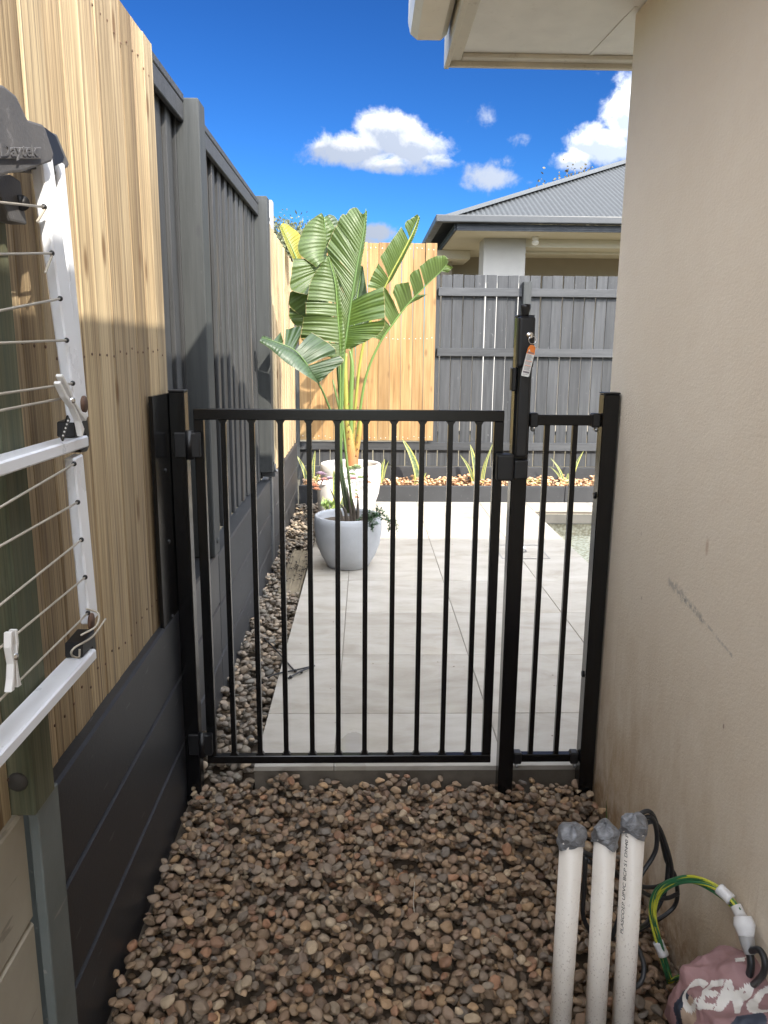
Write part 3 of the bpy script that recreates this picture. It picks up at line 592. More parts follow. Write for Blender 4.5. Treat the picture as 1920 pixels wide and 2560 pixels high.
# ------------------------------------------------------------------ left retaining wall
def wx(y): return -.575-.0105*y
rw = thing('retaining_wall', 'low charcoal sleeper retaining wall under the left fence, bare concrete at its near end', 'retaining wall', (-.62, 2.5, -.05))
def sleeper(y0, y1, z0, z1, mat, dx=0.):
    b = B(); v = []
    for y in (y0, y1):
        xf = wx(y)+dx; v += [(xf-.08, y, z0), (xf, y, z0), (xf, y, z1), (xf-.08, y, z1)]
    b.add(v, [(0, 1, 2, 3), (7, 6, 5, 4), (0, 4, 5, 1), (1, 5, 6, 2), (2, 6, 7, 3), (3, 7, 4, 0)]); part(b, 'sleeper', mat, rw, bev=.006)
for (z0, z1) in ((-.06, .196), (.202, .43), (.436, .658)): sleeper(1.345, 3.10, z0, z1, SLEEPD)
for (z0, z1) in ((-.06, .196), (.202, .42), (.426, .640)): sleeper(3.102, 5.02, z0, z1, SLEEPG)
for (z0, z1) in ((-.06, .19), (.196, .40), (.406, .615)): sleeper(5.10, 7.32, z0, z1, SLEEPG)
for (z0, z1) in ((-.06, .21), (.216, .445), (.451, .67)): sleeper(-1.2, 1.25, z0, z1, SLEEPC, -.018)
part(B().box(wx(1.3)-.012, wx(1.3)+.006, 1.25, 1.342, -.06, .668), 'steel_post', STEEL, rw, bev=.002)
part(B().box(wx(1.3)-.10, wx(1.3)-.012, 1.288, 1.296, -.06, .66), 'steel_web', STEEL, rw)
part(B().box(wx(5.06)-.01, wx(5.06)+.012, 5.022, 5.098, -.06, .66), 'steel_post', STEELL, rw, bev=.002)
part(B().box(wx(5.06)-.07, wx(5.06)+.035, 5.03, 5.09, .66, .74), 'bracket', STEELL, rw, bev=.004); part(B().sphere((wx(5)+.04, 5.03, .70), .012, n=6), 'bolt', BOLT, rw, True)

# ------------------------------------------------------------------ left fences
tf = thing('timber_fence', 'tall unpainted pine paling fence nearest the camera on the left, sunlit above and shaded below', 'fence', (-.63, .8, .66))
pal = [boxmesh('paling', RAW, .022, w, 1.68, .003) for w in (.094, .099, .104)]
y = 2.452; i = 0
while y > -1.6:
    me = pal[i % 3]; w = (.094, .099, .104)[i % 3]; inst(me, 'paling', tf, (-.630-(0.0015 if i % 2 else 0)+rng.uniform(-.0006, .0006), y-w/2, .652), (0, rng.uniform(-.001, .001), rng.uniform(-.012, .012)), (1, 1, 1.0+rng.uniform(-.002, .003)))
    y -= w+.0028; i += 1
nb_ = B()
yy = 2.40
while yy > .9:
    for z in (.74, 1.47, 2.24): nb_.sphere((-.6175, yy, z+rng.uniform(-.015, .015)), .0035, (.5, 1, 1), 4)
    yy -= .051
part(nb_, 'nail_heads', RUST, tf, kind='stuff')
for z in (.85, 1.5, 2.2): part(B().box(-.70, -.662, -1.6, 2.45, z-.04, z+.04), 'rail', RAW, tf)
df = thing('charcoal_fence', 'tall charcoal painted paling fence with capping and heavy posts beyond the gate on the left', 'fence', (-.68, 4, .64))
pald = [boxmesh('paling', DARKP, .018, w, 1.69, .003) for w in (.088, .094)]
y = 2.36; i = 0
while y < 5.45:
    w = (.088, .094)[i % 2]; zb = .648; inst(pald[i % 2], 'paling', df, (-.688-(.016 if i % 2 else 0.0)+rng.uniform(-.003, .003), y+w/2, zb), (rng.uniform(-.003, .003), 0, rng.uniform(-.06, .06)))
    y += w*.86; i += 1
part(B().box(-.715, -.650, 2.47, 2.99, 2.335, 2.362), 'cap_rail', DARKRAIL, df, bev=.003); part(B().box(-.715, -.650, 3.105, 4.935, 2.335, 2.362), 'cap_rail', DARKRAIL, df, bev=.003)
part(B().box(-.672, -.652, 3.105, 4.935, 2.27, 2.334), 'fascia_rail', DARKRAIL, df, bev=.003); part(B().box(-.672, -.652, 2.47, 2.99, 2.27, 2.334), 'fascia_rail', DARKRAIL, df, bev=.003)
part(B().box(-.715, -.650, 5.06, 5.50, 2.325, 2.35), 'cap_rail', DARKRAIL, df, bev=.003)
for (y0, y1, zt, zb) in ((2.993, 3.102, 2.352, .56), (4.938, 5.052, 2.385, .60)):
    b = B(); b.box(-.722, -.600, y0, y1, zb+.10, zt); o = part(b, 'post', DARKPOST, df, bev=.004)
    for zz in (zb+.16, ): part(B().sphere((-.600, (y0+y1)/2, zz), .014, (.5, 1, 1), 6), 'bolt', DARKPOST, o, True)
ff = thing('far_timber_panel', 'unpainted pine paling panel farthest along the left fence, behind the big leaves', 'fence panel', (-.66, 6.4, .6))
palf = boxmesh('paling', RAW, .02, .098, 1.70, .003); y = 5.47; i = 0
while y < 7.25:
    k_ = (y-5.47)/1.8; inst(palf, 'paling', ff, (-.668+(-.005 if i % 2 else 0.004)-.012*k_, y+.05, .615), (0, 0, rng.uniform(-.04, .04)), (1, 1, (1.70-.06*k_)/1.70)); y += .0985; i += 1
p = at(580, 434, x=-.80)
solo(B().box(-.86, -.765, p.y-.05, p.y+.05, .6, p.z), 'fence_post', GREYPOST, 'weathered bare grey post top standing just behind the far end of the charcoal fence', 'post', bev=.006)
gp = thing('timber_post', 'green treated timber post bolted in front of the near fence at the left edge', 'post', (-.63, 1.28, .66))
o = part(B().box(-.628, -.578, 1.232, 1.318, .668, 2.05), 'post', GREENPOST, gp, bev=.003); b_ = at(10, 1718, y=1.228)
part(B().sphere((-.604, 1.232, .735), .018, (1, .5, 1), 8), 'bolt', m_plain('old_bolt', (.06, .055, .05), .7, .3), gp, True)

# ------------------------------------------------------------------ back fence, timber panel, planter
bf = thing('back_fence', 'charcoal paling fence with three rails across the back of the yard', 'fence', (1.0, 7.8, .3))
pb = boxmesh('paling', DARKB, .100, .016, 1.66, .002); pl = boxmesh('paling', DARKB, .100, .016, .17, .002)
x = -.68; i = 0
while x < 4.6:
    if not (x+.1 > -.70 and x < .60): inst(pb, 'paling', bf, (x+.05, 7.782+rng.uniform(-.002, .002), .55+rng.uniform(-.004, .004)), (0, rng.uniform(-.003, .003), 0))
    inst(pl, 'paling', bf, (x+.05, 7.775+rng.uniform(-.002, .002), .335)); x += .1085+rng.uniform(-.0025, .004); i += 1
for (z0, z1) in ((.50, .58), (1.434, 1.514), (2.008, 2.085)):
    for (a, b_) in ((-.70, 1.516), (1.598, 4.7)):
        if z0 > 1: a = max(a, .70)
        part(B().box(a, b_, 7.728, 7.768, z0, z1), 'rail', DARKRAIL, bf, bev=.003)
part(B().box(1.518, 1.596, 7.672, 7.768, .30, 2.145), 'post', DARKPOST, bf, bev=.004)
part(B().box(-.705, -.66, 7.69, 7.768, .2, 2.2), 'post', DARKPOST, bf, bev=.004)
part(B().box(-.66, 4.7, 7.70, 7.755, .10, .335), 'base_sleeper', SLEEPG, bf, bev=.004)
tp = thing('timber_screen', 'fresh yellow pine paling screen fixed over the back fence behind the big-leaved plant', 'screen', (0, 7.7, .6))
pt = boxmesh('paling', RAW_NEW, .108, .018, 1.885, .002); x = -.655; i = 0
while x < .63:
    inst(pt, 'paling', tp, (x+.055, 7.70+(-.004 if i % 2 else .003), .602+rng.uniform(-.004, .004)), (0, rng.uniform(-.002, .002), 0)); x += .1108; i += 1
nl = B()
for j in range(i):
    for z in (.635, 1.60, 2.435):
        for q in (.03, .078): nl.sphere((-.655+j*.1108+q, 7.6875, z+rng.uniform(-.01, .01)), .0042, (1, .5, 1), 4)
part(nl, 'nail_heads', m_plain('nail', (.7, .7, .68), .35, .6), tp, kind='stuff')
pe = thing('planter_edging', 'low charcoal sleeper edging holding the pebble planter bed in front of the back fence', 'planter edging', (1, 7.3, .05))
for (a, b_) in ((-.64, 1.93), (1.934, 4.6)): part(B().box(a, b_, 7.30, 7.35, .0, .208), 'sleeper', SLEEPG, pe, bev=.004)
gb = solo(B().box(-.64, 4.6, 7.352, 7.698, .0, .165), 'planter_bed', SOIL, kind='structure')
joined('pebbles', deposit(-.63, 2.9, 7.352, 7.695, 1700, .015, .028, .165, 9, K=4), PEBO, gb, 2)

# ------------------------------------------------------------------ own house (right)
hs_ = thing('house', 'cream rendered house wall with overhanging eave filling the right side of the picture', 'house', (.79, 0, 0))
wl_ = B(); wl_.box(.79, 7.5, -4, 2.5, -.06, 2.452); part(wl_, 'wall', STUCCO, hs_)
part(B().box(.28, 8.0, -4.5, 2.86, 2.455, 2.463), 'soffit', SOFFIT, hs_)
part(B().box(.262, .279, -4.5, 2.878, 2.42, 2.62), 'fascia', FASCIA, hs_, bev=.002)
part(B().box(.280, 8.0, 2.861, 2.880, 2.425, 2.62), 'fascia', FASCIA, hs_, bev=.002)
part(B().box(.280, .318, -4.5, 2.860, 2.440, 2.4545), 'quad_mould', FASCIA, hs_, bev=.003); part(B().box(.318, 8, 2.822, 2.860, 2.440, 2.4545), 'quad_mould', FASCIA, hs_, bev=.003)
jt = at(1280, 128, z=2.454); jt2 = at(1375, 15, z=2.454); part(B().bar((jt.x-.02, jt.y, 2.4535), (jt2.x, jt2.y, 2.4535), .012, .003), 'joint_strip', SOFFIT, hs_)
# quad gutter on the left eave, stop-ended at y=2.72
prof = [(.255, 2.60), (.255, 2.47), (.235, 2.452), (.160, 2.452), (.138, 2.468), (.130, 2.50), (.132, 2.585), (.122, 2.60), (.128, 2.612), (.145, 2.606), (.145, 2.50), (.160, 2.470), (.24, 2.470), (.246, 2.60)]
gt = B(); gt.prism([(a, -4.5, z) for a, z in prof], (0, 7.215, 0)); part(gt, 'gutter', GUTTER, hs_)
part(B().prism([(a, 2.716, z) for a, z in [(.255, 2.60), (.255, 2.47), (.235, 2.452), (.160, 2.452), (.138, 2.468), (.130, 2.50), (.132, 2.60)]], (0, .004, 0)), 'stop_end', GUTTER, hs_)
rf = B(); A, Bq, C, D = (.14, -4.6, 2.60), (8.0, -4.6, 2.60), (8.0, 2.90, 2.62), (.20, 2.90, 2.62)
rf.add([(.24, -4.6, 2.615), (8, -4.6, 2.615), (8, 2.90, 2.622), (.24, 2.90, 2.622), (3.9, -1.0, 4.0), (4.6, -1.0, 4.0)], [(0, 3, 2, 1), (0, 1, 5, 4), (1, 2, 5), (2, 3, 4, 5), (3, 0, 4)])
part(rf, 'roof', ROOFM, hs_)

# ------------------------------------------------------------------ gate, panel, posts
def post(name, label, x0, x1, zt, yc=2.4, cap=True):
    t = thing(name, label, 'post', ((x0+x1)/2, yc, 0), 'black posts carrying the gate'); part(B().box(x0, x1, yc-.025, yc+.025, -.06, zt-.006), 'tube', BLACK, t, bev=.0025)
    part(B().box(x0-.001, x1+.001, yc-.026, yc+.026, zt-.006, zt), 'cap', BPLAST, t, bev=.002); return t
pL = post('gate_post', 'short black post with a flat fixing plate beside the left fence, carrying the gate hinges', -.600, -.552, 1.355)
part(B().box(-.612, -.6005, 2.20, 2.400, .635, 1.345), 'fixing_plate', BLACK, pL)
for z in (.66, .9, 1.12): part(B().sphere((-.600, 2.30, z), .007, (.6, 1, 1), 6), 'screw', BPLAST, pL, True)
pM = post('gate_post', 'tallest black square post, right of the gate, carrying the magnetic latch', .456, .506, 1.586)
pR = post('gate_post', 'short black square post standing against the cream rendered wall', .733, .783, 1.357)
def plug(x, z, t): part(B().cyl((x-.001, 2.405, z), (x-.004, 2.405, z), .011, 12), 'plug', BPLAST, t, True)
plug(.733, 1.03, pR); plug(.733, .42, pR)
gt_ = thing('pool_gate', 'closed black metal pool gate of ten upright bars between two rails', 'gate', (-.05, 2.4, .1))
GX0, GX1, GZ0, GZ1 = -.530, .430, .104, 1.298
part(B().box(GX0, GX1, 2.3875, 2.4125, GZ1-.034, GZ1), 'top_rail', BLACK, gt_, bev=.002); part(B().box(GX0, GX1, 2.3875, 2.4125, GZ0, GZ0+.028), 'bottom_rail', BLACK, gt_, bev=.002)
for xx in (GX0, GX1-.030): part(B().box(xx, xx+.030, 2.388, 2.412, GZ0+.028, GZ1-.034), 'stile', BLACK, gt_, bev=.002)
bar_ = B().box(-.008, .008, -.008, .008, GZ0+.028, GZ1-.034)
for sz_ in (GZ1-.034, GZ0+.028):
    d = 1 if sz_ < 1 else -1
    bar_.add([(-.015, -.007, sz_), (.015, -.007, sz_), (.008, -.007, sz_+.011*d), (-.008, -.007, sz_+.011*d), (-.015, .007, sz_), (.015, .007, sz_), (.008, .007, sz_+.011*d), (-.008, .007, sz_+.011*d)], [(0, 1, 2, 3), (7, 6, 5, 4), (0, 3, 7, 4), (1, 5, 6, 2)])
barm = bar_.mesh('bar', BLACK)
for k_ in range(10): inst(barm, 'bar', gt_, (-.441+k_*.0882, 2.4, 0))
for zc, hh in ((1.188, .088), (.185, .085)):                        # hinges between left post and stile
    h = part(B().cyl((-.541, 2.372, zc-hh/2), (-.541, 2.372, zc+hh/2), .013, 20), 'hinge', BPLAST, gt_, True)
    part(B().box(-.586, -.543, 2.366, 2.3755, zc-hh/2+.006, zc+hh/2-.006), 'hinge_leaf', BPLAST, h, bev=.002); part(B().box(-.539, -.508, 2.362, 2.388, zc-hh/2+.006, zc+hh/2-.006), 'hinge_leaf', BPLAST, h, bev=.003)
    part(B().box(-.520, -.506, 2.3622, 2.372, zc+hh/2-.020, zc+hh/2-.005), 'hinge_screw', BPLAST, h)
fp = thing('fixed_pool_fence', 'narrow fixed black fence panel of two bars between the latch post and the wall post', 'fence panel', (.62, 2.4, .1))
part(B().box(.512, .727, 2.3875, 2.4125, 1.254, 1.286), 'top_rail', BLACK, fp, bev=.002); part(B().box(.512, .727, 2.3875, 2.4125, .106, .134), 'bottom_rail', BLACK, fp, bev=.002)
for xx in (.567, .655): inst(B().box(-.008, .008, -.008, .008, .134, 1.254).mesh('bar', BLACK), 'bar', fp, (xx, 2.4, 0))
for xx, s_ in ((.508, 1), (.731, -1)):
    for zc, hh in ((1.27, .044), (.12, .042)):
        b = B(); a, c = sorted((xx, xx+s_*.028)); b.box(a, c, 2.383, 2.417, zc-hh/2, zc+hh/2); o = part(b, 'bracket', BPLAST, fp, bev=.004)
        part(B().cyl((xx+s_*.012, 2.384, zc-(hh/2+.008)), (xx+s_*.012, 2.40, zc-(hh/2+.006)), .006, 8), 'bracket_screw', BOLT, o, True)
# latch
lt = thing('gate_latch', 'tall black magnetic gate latch with pull knob on the latch post, key in its lock', 'latch', (.48, 2.36, 1.1))
part(B().box(.462, .496, 2.340, 2.3745, 1.160, 1.50), 'latch_tube', BPLAST, lt, bev=.006, seg=2)
part(B().box(.452, .502, 2.332, 2.3745, 1.43, 1.580), 'latch_head', BPLAST, lt, bev=.010, seg=3)
kn = B(); kn.lathe([(.0, 1.576), (.011, 1.576), (.011, 1.588), (.0125, 1.594), (.0155, 1.606), (.0155, 1.613), (.013, 1.616), (0, 1.616)], (.474, 2.354, 0), 20); part(kn, 'knob', BPLAST, lt, True)
part(B().box(.440, .4545, 2.345, 2.380, 1.36, 1.43), 'bracket', BPLAST, lt, bev=.003)
part(B().box(.405, .458, 2.340, 2.3865, 1.085, 1.168), 'striker', BPLAST, lt, bev=.008, seg=3); part(B().box(.460, .502, 2.345, 2.3748, 1.090, 1.150), 'latch_foot', BPLAST, lt, bev=.005, seg=2)
part(B().cyl((.484, 2.332, 1.525), (.484, 2.322, 1.525), .010, 16), 'lock_barrel', CHROME, lt, True)
part(B().box(.4815, .4865, 2.300, 2.322, 1.517, 1.533), 'key', CHROME, lt, bev=.001)
tg = thing('key_tag', 'orange and white printed plastic tag hanging on a ring from the latch key', 'key tag', (.48, 2.30, 1.45))
ringp = [(.488+.011*math.cos(a), 2.305, 1.511+.011*math.sin(a)) for a in np.linspace(0, 2*math.pi, 15)]
part(B().tube(ringp, .0011, 6, 2, False), 'ring', CHROME, tg, True)
c0 = Vector((.489, 2.303, 1.497)); dn = Vector((-.20, -.02, -1)).normalized(); rt = Vector((1, 0, -.20)).normalized(); nrm = dn.cross(rt)
def tagp(u, v, e=0): q = c0+rt*u+dn*(v*.76); return (q.x, q.y-e, q.z)
part(B().prism([tagp(-.012, .035), tagp(-.011, .012), tagp(-.006, .001), tagp(.004, 0), tagp(.010, .008), tagp(.012, .035)], (0, .0012, 0)), 'tag_head', TAGO, tg)
part(B().prism([tagp(-.012, .0352), tagp(.012, .0352), tagp(.0115, .118), tagp(.009, .122), tagp(-.011, .122), tagp(-.0125, .118)], (0, .0012, 0)), 'tag_body', TAGW, tg)
def tagbars(rows, mat, name):
    b = B()
    for (v, h, u0, u1) in rows: b.prism([tagp(u0, v, .0004), tagp(u1, v, .0004), tagp(u1, v+h, .0004), tagp(u0, v+h, .0004)], (0, .0003, 0))
    part(b, name, mat, tg)
tagbars([(.039+i_*.0042, .0016, -.009, .004+.005*((i_*7) % 3)/2) for i_ in range(5)]+[(.066+i_*.0042, .0014, -.0095, .009-.003*(i_ % 2)) for i_ in range(3)]+[(.082+i_*.0036, .0013, -.0095, .009-.002*(i_ % 2)) for i_ in range(5)]+[(.102, .007, -.0095, .009), (.113, .0012, -.009, .006), (.117, .0012, -.009, -.002), (.028, .0045, -.009, .009)], TAGP, 'printed_lines')
tagbars([(.0615, .0018, -.009, .009), (.0790, .0018, -.009, .009)], TAGO, 'orange_lines'); part(B().prism([tagp(-.009, .026, .0004), tagp(-.002, .026, .0004), tagp(-.0055, .017, .0004)], (0, .0003, 0)), 'warning_mark', TAGW, tg)

# ------------------------------------------------------------------ clothesline
cl = thing('clothesline', 'white folding clothesline with grey wires and a faded black plastic bracket at the left edge', 'clothesline', (-.52, .9, 1.3))
AX = -.545
def A_(a, b, xx=AX): return at(a, b, x=xx)
lt0, lt1 = A_(88, 335), A_(167, 912); part(B().bar(lt0, lt1, .052, .020, (1, 0, 0)), 'leg', WHITEM, cl, bev=.003)
q0, q1 = A_(122, 350, -.57), A_(176, 905, -.57); part(B().bar(q0, q1, .034, .018, (1, 0, 0)), 'inner_leg', WHITEM, cl, bev=.003)
l2, l3 = A_(159, 985), A_(193, 1340); part(B().bar(l2, l3, .046, .020, (1, 0, 0)), 'leg', WHITEM, cl, bev=.003)
e1 = A_(180, 960); e2 = A_(195, 1418)
for (pa, pb_, zz) in ((e1, None, 0), (e2, None, 0)):
    pass
part(B().box(AX-.03, AX+.012, -.6, e1.y-.002, e1.z-.004, e1.z+.018), 'frame_bar', WHITEM, cl, bev=.003)
part(B().box(AX-.03, AX+.014, -.6, e2.y-.002, e2.z-.004, e2.z+.018), 'frame_bar', WHITEM, cl, bev=.003)
for e, tz in ((e1, .048), (e2, .048)):          # moulded black elbows
    o = B(); o.prism([(AX+.006, e.y-.055, e.z+.020), (AX+.006, e.y-.050, e.z+tz), (AX+.006, e.y+.016, e.z+tz+.004), (AX+.006, e.y+.020, e.z+.018), (AX+.006, e.y+.016, e.z-.006), (AX+.006, e.y+.004, e.z-.014), (AX+.006, e.y-.03, e.z-.012), (AX+.006, e.y-.03, e.z-.006), (AX+.006, e.y-.001, e.z-.004), (AX+.006, e.y-.001, e.z+.020)], (-.034, 0, 0)); part(o, 'elbow', BPLAST, cl, bev=.002)
    part(B().cyl((AX+.010, e.y-.012, e.z+tz+.030), (AX+.013, e.y-.012, e.z+tz+.030), .016, 20), 'washer', RUST, cl, True)
st1, st2 = A_(132, 955, AX+.02), A_(150, 905, AX+.02)
pv = B(); pv.bar(A_(133, 948, AX+.015), A_(148, 902, AX+.015), .012, .003, (1, 0, 0)); part(pv, 'slotted_stay', BPLAST, cl)
holes = B()
for t_ in np.linspace(.15, .85, 5): holes.sphere(Vector(A_(134, 948, AX+.018)).lerp(Vector(A_(149, 902, AX+.018)), t_), .0018, n=4)
part(holes, 'slot_holes', WTAPE, cl, kind='stuff')
wires = [((95, 447), (0, 437)), ((112, 547), (0, 549)), ((130, 645), (0, 671)), ((144, 735), (0, 741)), ((157, 828), (0, 851)), ((146, 858), (0, 887)),
         ((160, 1002), (0, 1096)), ((168, 1085), (0, 1180)), ((176, 1166), (0, 1307)), ((184, 1247), (0, 1399)), ((190, 1324), (0, 1512))]
for (a, b_) in wires:
    p0, p1 = A_(*a, AX+.013), A_(*b_, AX+.013); d = (p1-p0)/(abs(p1.y-p0.y)); p2 = p0+d*(p0.y+.5)
    part(B().tube([p0, p0.lerp(p2, .5), p2], .0021, 6, 3), 'wire', WIRE, cl, True)
    part(B().sphere(p0, .0048, n=5), 'grommet', BPLAST, cl, True)
part(B().tube([A_(186, 1315, AX+.015), A_(212, 1325, AX+.03), A_(208, 1352, AX+.04), A_(175, 1372, AX+.03)], .002, 6), 'loose_wire', WIRE, cl, True)
part(B().tube([A_(228, 1337, AX+.03), A_(200, 1375, AX+.03), A_(160, 1400, AX+.025), A_(155, 1415, AX+.02), A_(170, 1420, AX+.02), A_(172, 1402, AX+.02)], .002, 6), 'loose_wire', WIRE, cl, True)
part(B().bar(A_(100, 447, AX+.014), A_(80, 480, AX+.014), .003, .003), 'wire_end', WIRE, cl); part(B().bar(A_(112, 552, AX+.014), A_(98, 590, AX+.014), .003, .003), 'wire_end', WIRE, cl)
# moulded bracket (layered plates)
def plate(pts, x0, th, name, mat=BRKT, bev=.004):
    P_ = [A_(a, b, x0) for a, b in pts]; return part(B().prism([tuple(p) for p in P_], (-th, 0, 0)), name, mat, cl, bev=bev, seg=2)
br = plate([(-60, 170), (8, 184), (36, 207), (60, 258), (92, 268), (98, 275), (118, 335), (112, 350), (50, 372), (28, 374), (-10, 384), (-80, 392)], AX+.028, .026, 'bracket')
plate([(60, 262), (98, 275), (120, 292), (140, 340), (136, 352), (112, 362), (60, 368)], AX+.000, .018, 'bracket_plate', BPLAST, .002)
plate([(60, 262), (124, 290), (151, 355), (147, 362), (118, 380), (60, 372)], AX-.022, .020, 'bracket_plate')
plate([(-60, 385), (25, 377), (46, 392), (52, 440), (60, 486), (24, 478), (0, 420), (-60, 410)], AX-.005, .03, 'bracket_arm')
plate([(-60, 318), (90, 318), (92, 338), (88, 344), (-60, 343)], AX+.033, .004, 'name_plate', bev=.0015)
V, Fc = textmesh('Daytek', 1.0, .02, .015); xs_ = [v.x for v in V]; w_ = max(xs_)-min(xs_)
a0, a1 = A_(2, 337, AX+.0332), A_(82, 337, AX+.0332); ax = (a1-a0); hgt = .024
b = B(); b.add([a0+ax*((v.x-min(xs_))/w_)+Vector((0, 0, 1))*(v.y*hgt)+Vector((1, 0, 0))*(.0006+v.z*.03) for v in V], Fc); part(b, 'raised_lettering', BRKT, cl)
part(B().cyl(A_(47, 438, AX+.0), A_(47, 438, AX-.03), .012, 16), 'pivot', BPLAST, cl, True)
# pegs
def peg(label, pa, pb_, sp, xx):
    t = thing('clothes_peg', label, 'clothes peg', A_(*pa, xx), 'white plastic pegs on the clothesline'); a = A_(*pa, xx); c = A_(*pb_, xx); d = (c-a); n = Vector((0, -d.z, d.y)).normalized(); L_ = d.length
    for s_ in (1, -1):
        pr = [(0, .004), (0, .011), (.25, .014), (.55, .007), (.8, .011), (1, .009*sp), (1, .003*sp), (.78, .003), (.5, .0008), (.25, .006)]
        part(B().prism([tuple(a+d*u+n*(s_*v)) for u, v in pr], (.011, 0, 0)), 'jaw', PEG, t, bev=.0012)
    part(B().cyl(a+d*.45+Vector((-.003, 0, 0)), a+d*.45+Vector((.014, 0, 0)), .005, 12), 'spring', CHROME, t, True)
peg('translucent white peg hanging diagonally where two wires meet the leg', (118, 818), (172, 918), 3.0, AX+.016)
peg('white peg clipped on the lowest wires at the left edge of the picture', (15, 1362), (20, 1488), 2.0, AX+.016)

# ------------------------------------------------------------------ pots and plants
def pot(label, c, R_, h, mat, prof=None, soil=.05, kind='pot'):
    t = thing('plant_pot', label, 'pot', (c[0], c[1], c[2]))
    prof = prof or [(0, 0), (.56, 0), (.62, .02), (.80, .22), (.94, .45), (1.0, .70), (1.0, .88), (.985, .99), (.96, 1.0), (.91, .995), (.90, .95), (.90, .80), (.86, .75)]
    part(B().lathe([(r*R_, z*h) for r, z in prof], c, 56), 'pot_body', mat, t, True)
    part(B().lathe([(0, h*.86), (R_*.5, h*.865), (R_*.91, h*.845)], c, 40), 'potting_soil', SOIL, t); return t
pot('speckled pale grey round pot standing on the shaded tiles, foremost of the pots', (-.115, 5.03, .056), .226, .352, POTS)
pot('large round white pot in full sun holding the yellow-stemmed plant, rearmost of the pots', (-.13, 6.62, .056), .262, .47, POTW)
pot('tall straight white pot of trailing succulents at the left of the large round pot', (-.235, 6.12, .056), .150, .385, POTW, [(0, 0), (.85, 0), (.9, .02), (1.0, .6), (1.02, .97), (1.0, 1.), (.92, 1.), (.9, .85)])
pot('small white pot mostly hidden behind the speckled grey pot, holding a snake plant', (-.20, 5.62, .056), .155, .235, POTW, [(0, 0), (.75, 0), (.8, .02), (1.0, .6), (1.02, .95), (1.0, 1.), (.92, 1.), (.9, .85)])

def c4(p, y): return at(600+p[0]/2.765, 450+p[1]/2.766, y=y, s=1)
def poly(pts, n):
    P_ = smoothpts([(p[0], p[1], 0) for p in pts], 10); Ls = [0]
    for i in range(1, len(P_)): Ls.append(Ls[-1]+(P_[i]-P_[i-1]).length)
    T_ = np.linspace(0, Ls[-1], n); X_ = np.interp(T_, Ls, [p.x for p in P_]); Y_ = np.interp(T_, Ls, [p.y for p in P_]); return list(zip(X_, Y_))
def bird_leaf(root, rib, ydepth, flaps, mat, stalkmat, r0=.011, pleat=.0015, label=None):
    """rib: photo points base->tip; flaps: (rib_pts, edge_pts, depth offset at edge start, at end, bulge)"""
    b = B()
    for (rp, ep, d0, d1, bul) in flaps:
        a0 = c4(rp[0], ydepth); a1 = c4(rp[-1], ydepth); e0_ = c4(ep[0], ydepth); e1_ = c4(ep[-1], ydepth); ln = max((a1-a0).length, (e1_-e0_).length)
        npl = max(3, int(ln/.022)); n = npl*6+1; m = 10; rr = poly(rp, n); ee = poly(ep, n); base = len(b.v); vs = []
        ph = rng.uniform(0, 6)
        for i in range(n):
            t = i/(n-1); A3 = c4(rr[i], ydepth); E3 = c4(ee[i], ydepth+d0+(d1-d0)*t)
            for j in range(m):
                v = j/(m-1); P3 = A3.lerp(E3, v); w = pleat*math.cos(2*math.pi*t*npl)*min(1, v*5)*(1-.25*v)
                P3 = P3+Vector((0, -1, .25))*(bul*math.sin(math.pi*v*.85)+w+.006*v*math.sin(t*9+ph)+.004*v*math.sin(t*23+ph*2)); vs.append(P3)
        fs = []
        for i in range(n-1):
            for j in range(m-1):
                fi = len(b.f)+len(fs); fs.append((i*m+j, i*m+j+1, (i+1)*m+j+1, (i+1)*m+j)); t0, t1 = i/(n-1)*npl, (i+1)/(n-1)*npl
                b.uv[fi] = [(t0, j/(m-1)), (t0, (j+1)/(m-1)), (t1, (j+1)/(m-1)), (t1, j/(m-1))]
        b.add(vs, fs)
    lo = part(b, 'leaf', mat, root, True, label=label)
    pts = [c4(q[:2], q[2] if len(q) > 2 else ydepth) for q in rib]
    part(B().tube(pts, [r0, r0*.9, r0*.7, r0*.45, .002], 10, 8), 'stalk', stalkmat, lo, True); return lo
YF, YR = 5.0, 6.6
base_f = (735, 2350, 5.03)
p1 = thing('bird_of_paradise', 'broad-leaved green plant with torn leaves and dark lower stems in the speckled grey pot', 'plant', (-.115, 5.03, .35))
# tall central leaf
bird_leaf(p1, [(765, 2290, 5.03), (700, 2000, 5.02), (700, 1700, 5.0), (715, 1250, YF), (745, 1000, YF), (800, 640, YF), (850, 380, YF), (870, 200, YF)], YF, [
    ([(820, 540), (850, 380), (868, 205)], [(660, 330), (705, 245), (735, 245), (765, 200), (810, 198), (858, 275)], .03, .0, .02),
    ([(792, 680), (820, 540)], [(600, 470), (640, 370), (690, 285)], .05, .03, .02),
    ([(762, 880), (792, 680)], [(655, 650), (603, 480)], .03, .05, .015),
    ([(722, 1150), (740, 1020), (762, 880)], [(668, 1000), (660, 800), (655, 655)], .0, .03, .01),
    ([(765, 860), (800, 650), (850, 400), (870, 205)], [(800, 790), (842, 560), (868, 400), (880, 210)], .05, .02, -.01),
    ([(752, 1010), (768, 840)], [(1003, 962), (1000, 850), (992, 740)], -.05, -.03, .025),
    ([(722, 1175), (750, 1015)], [(760, 1172), (900, 1105), (985, 1040), (1006, 975)], -.02, -.05, .02)], LEAF, STALKD, .013)
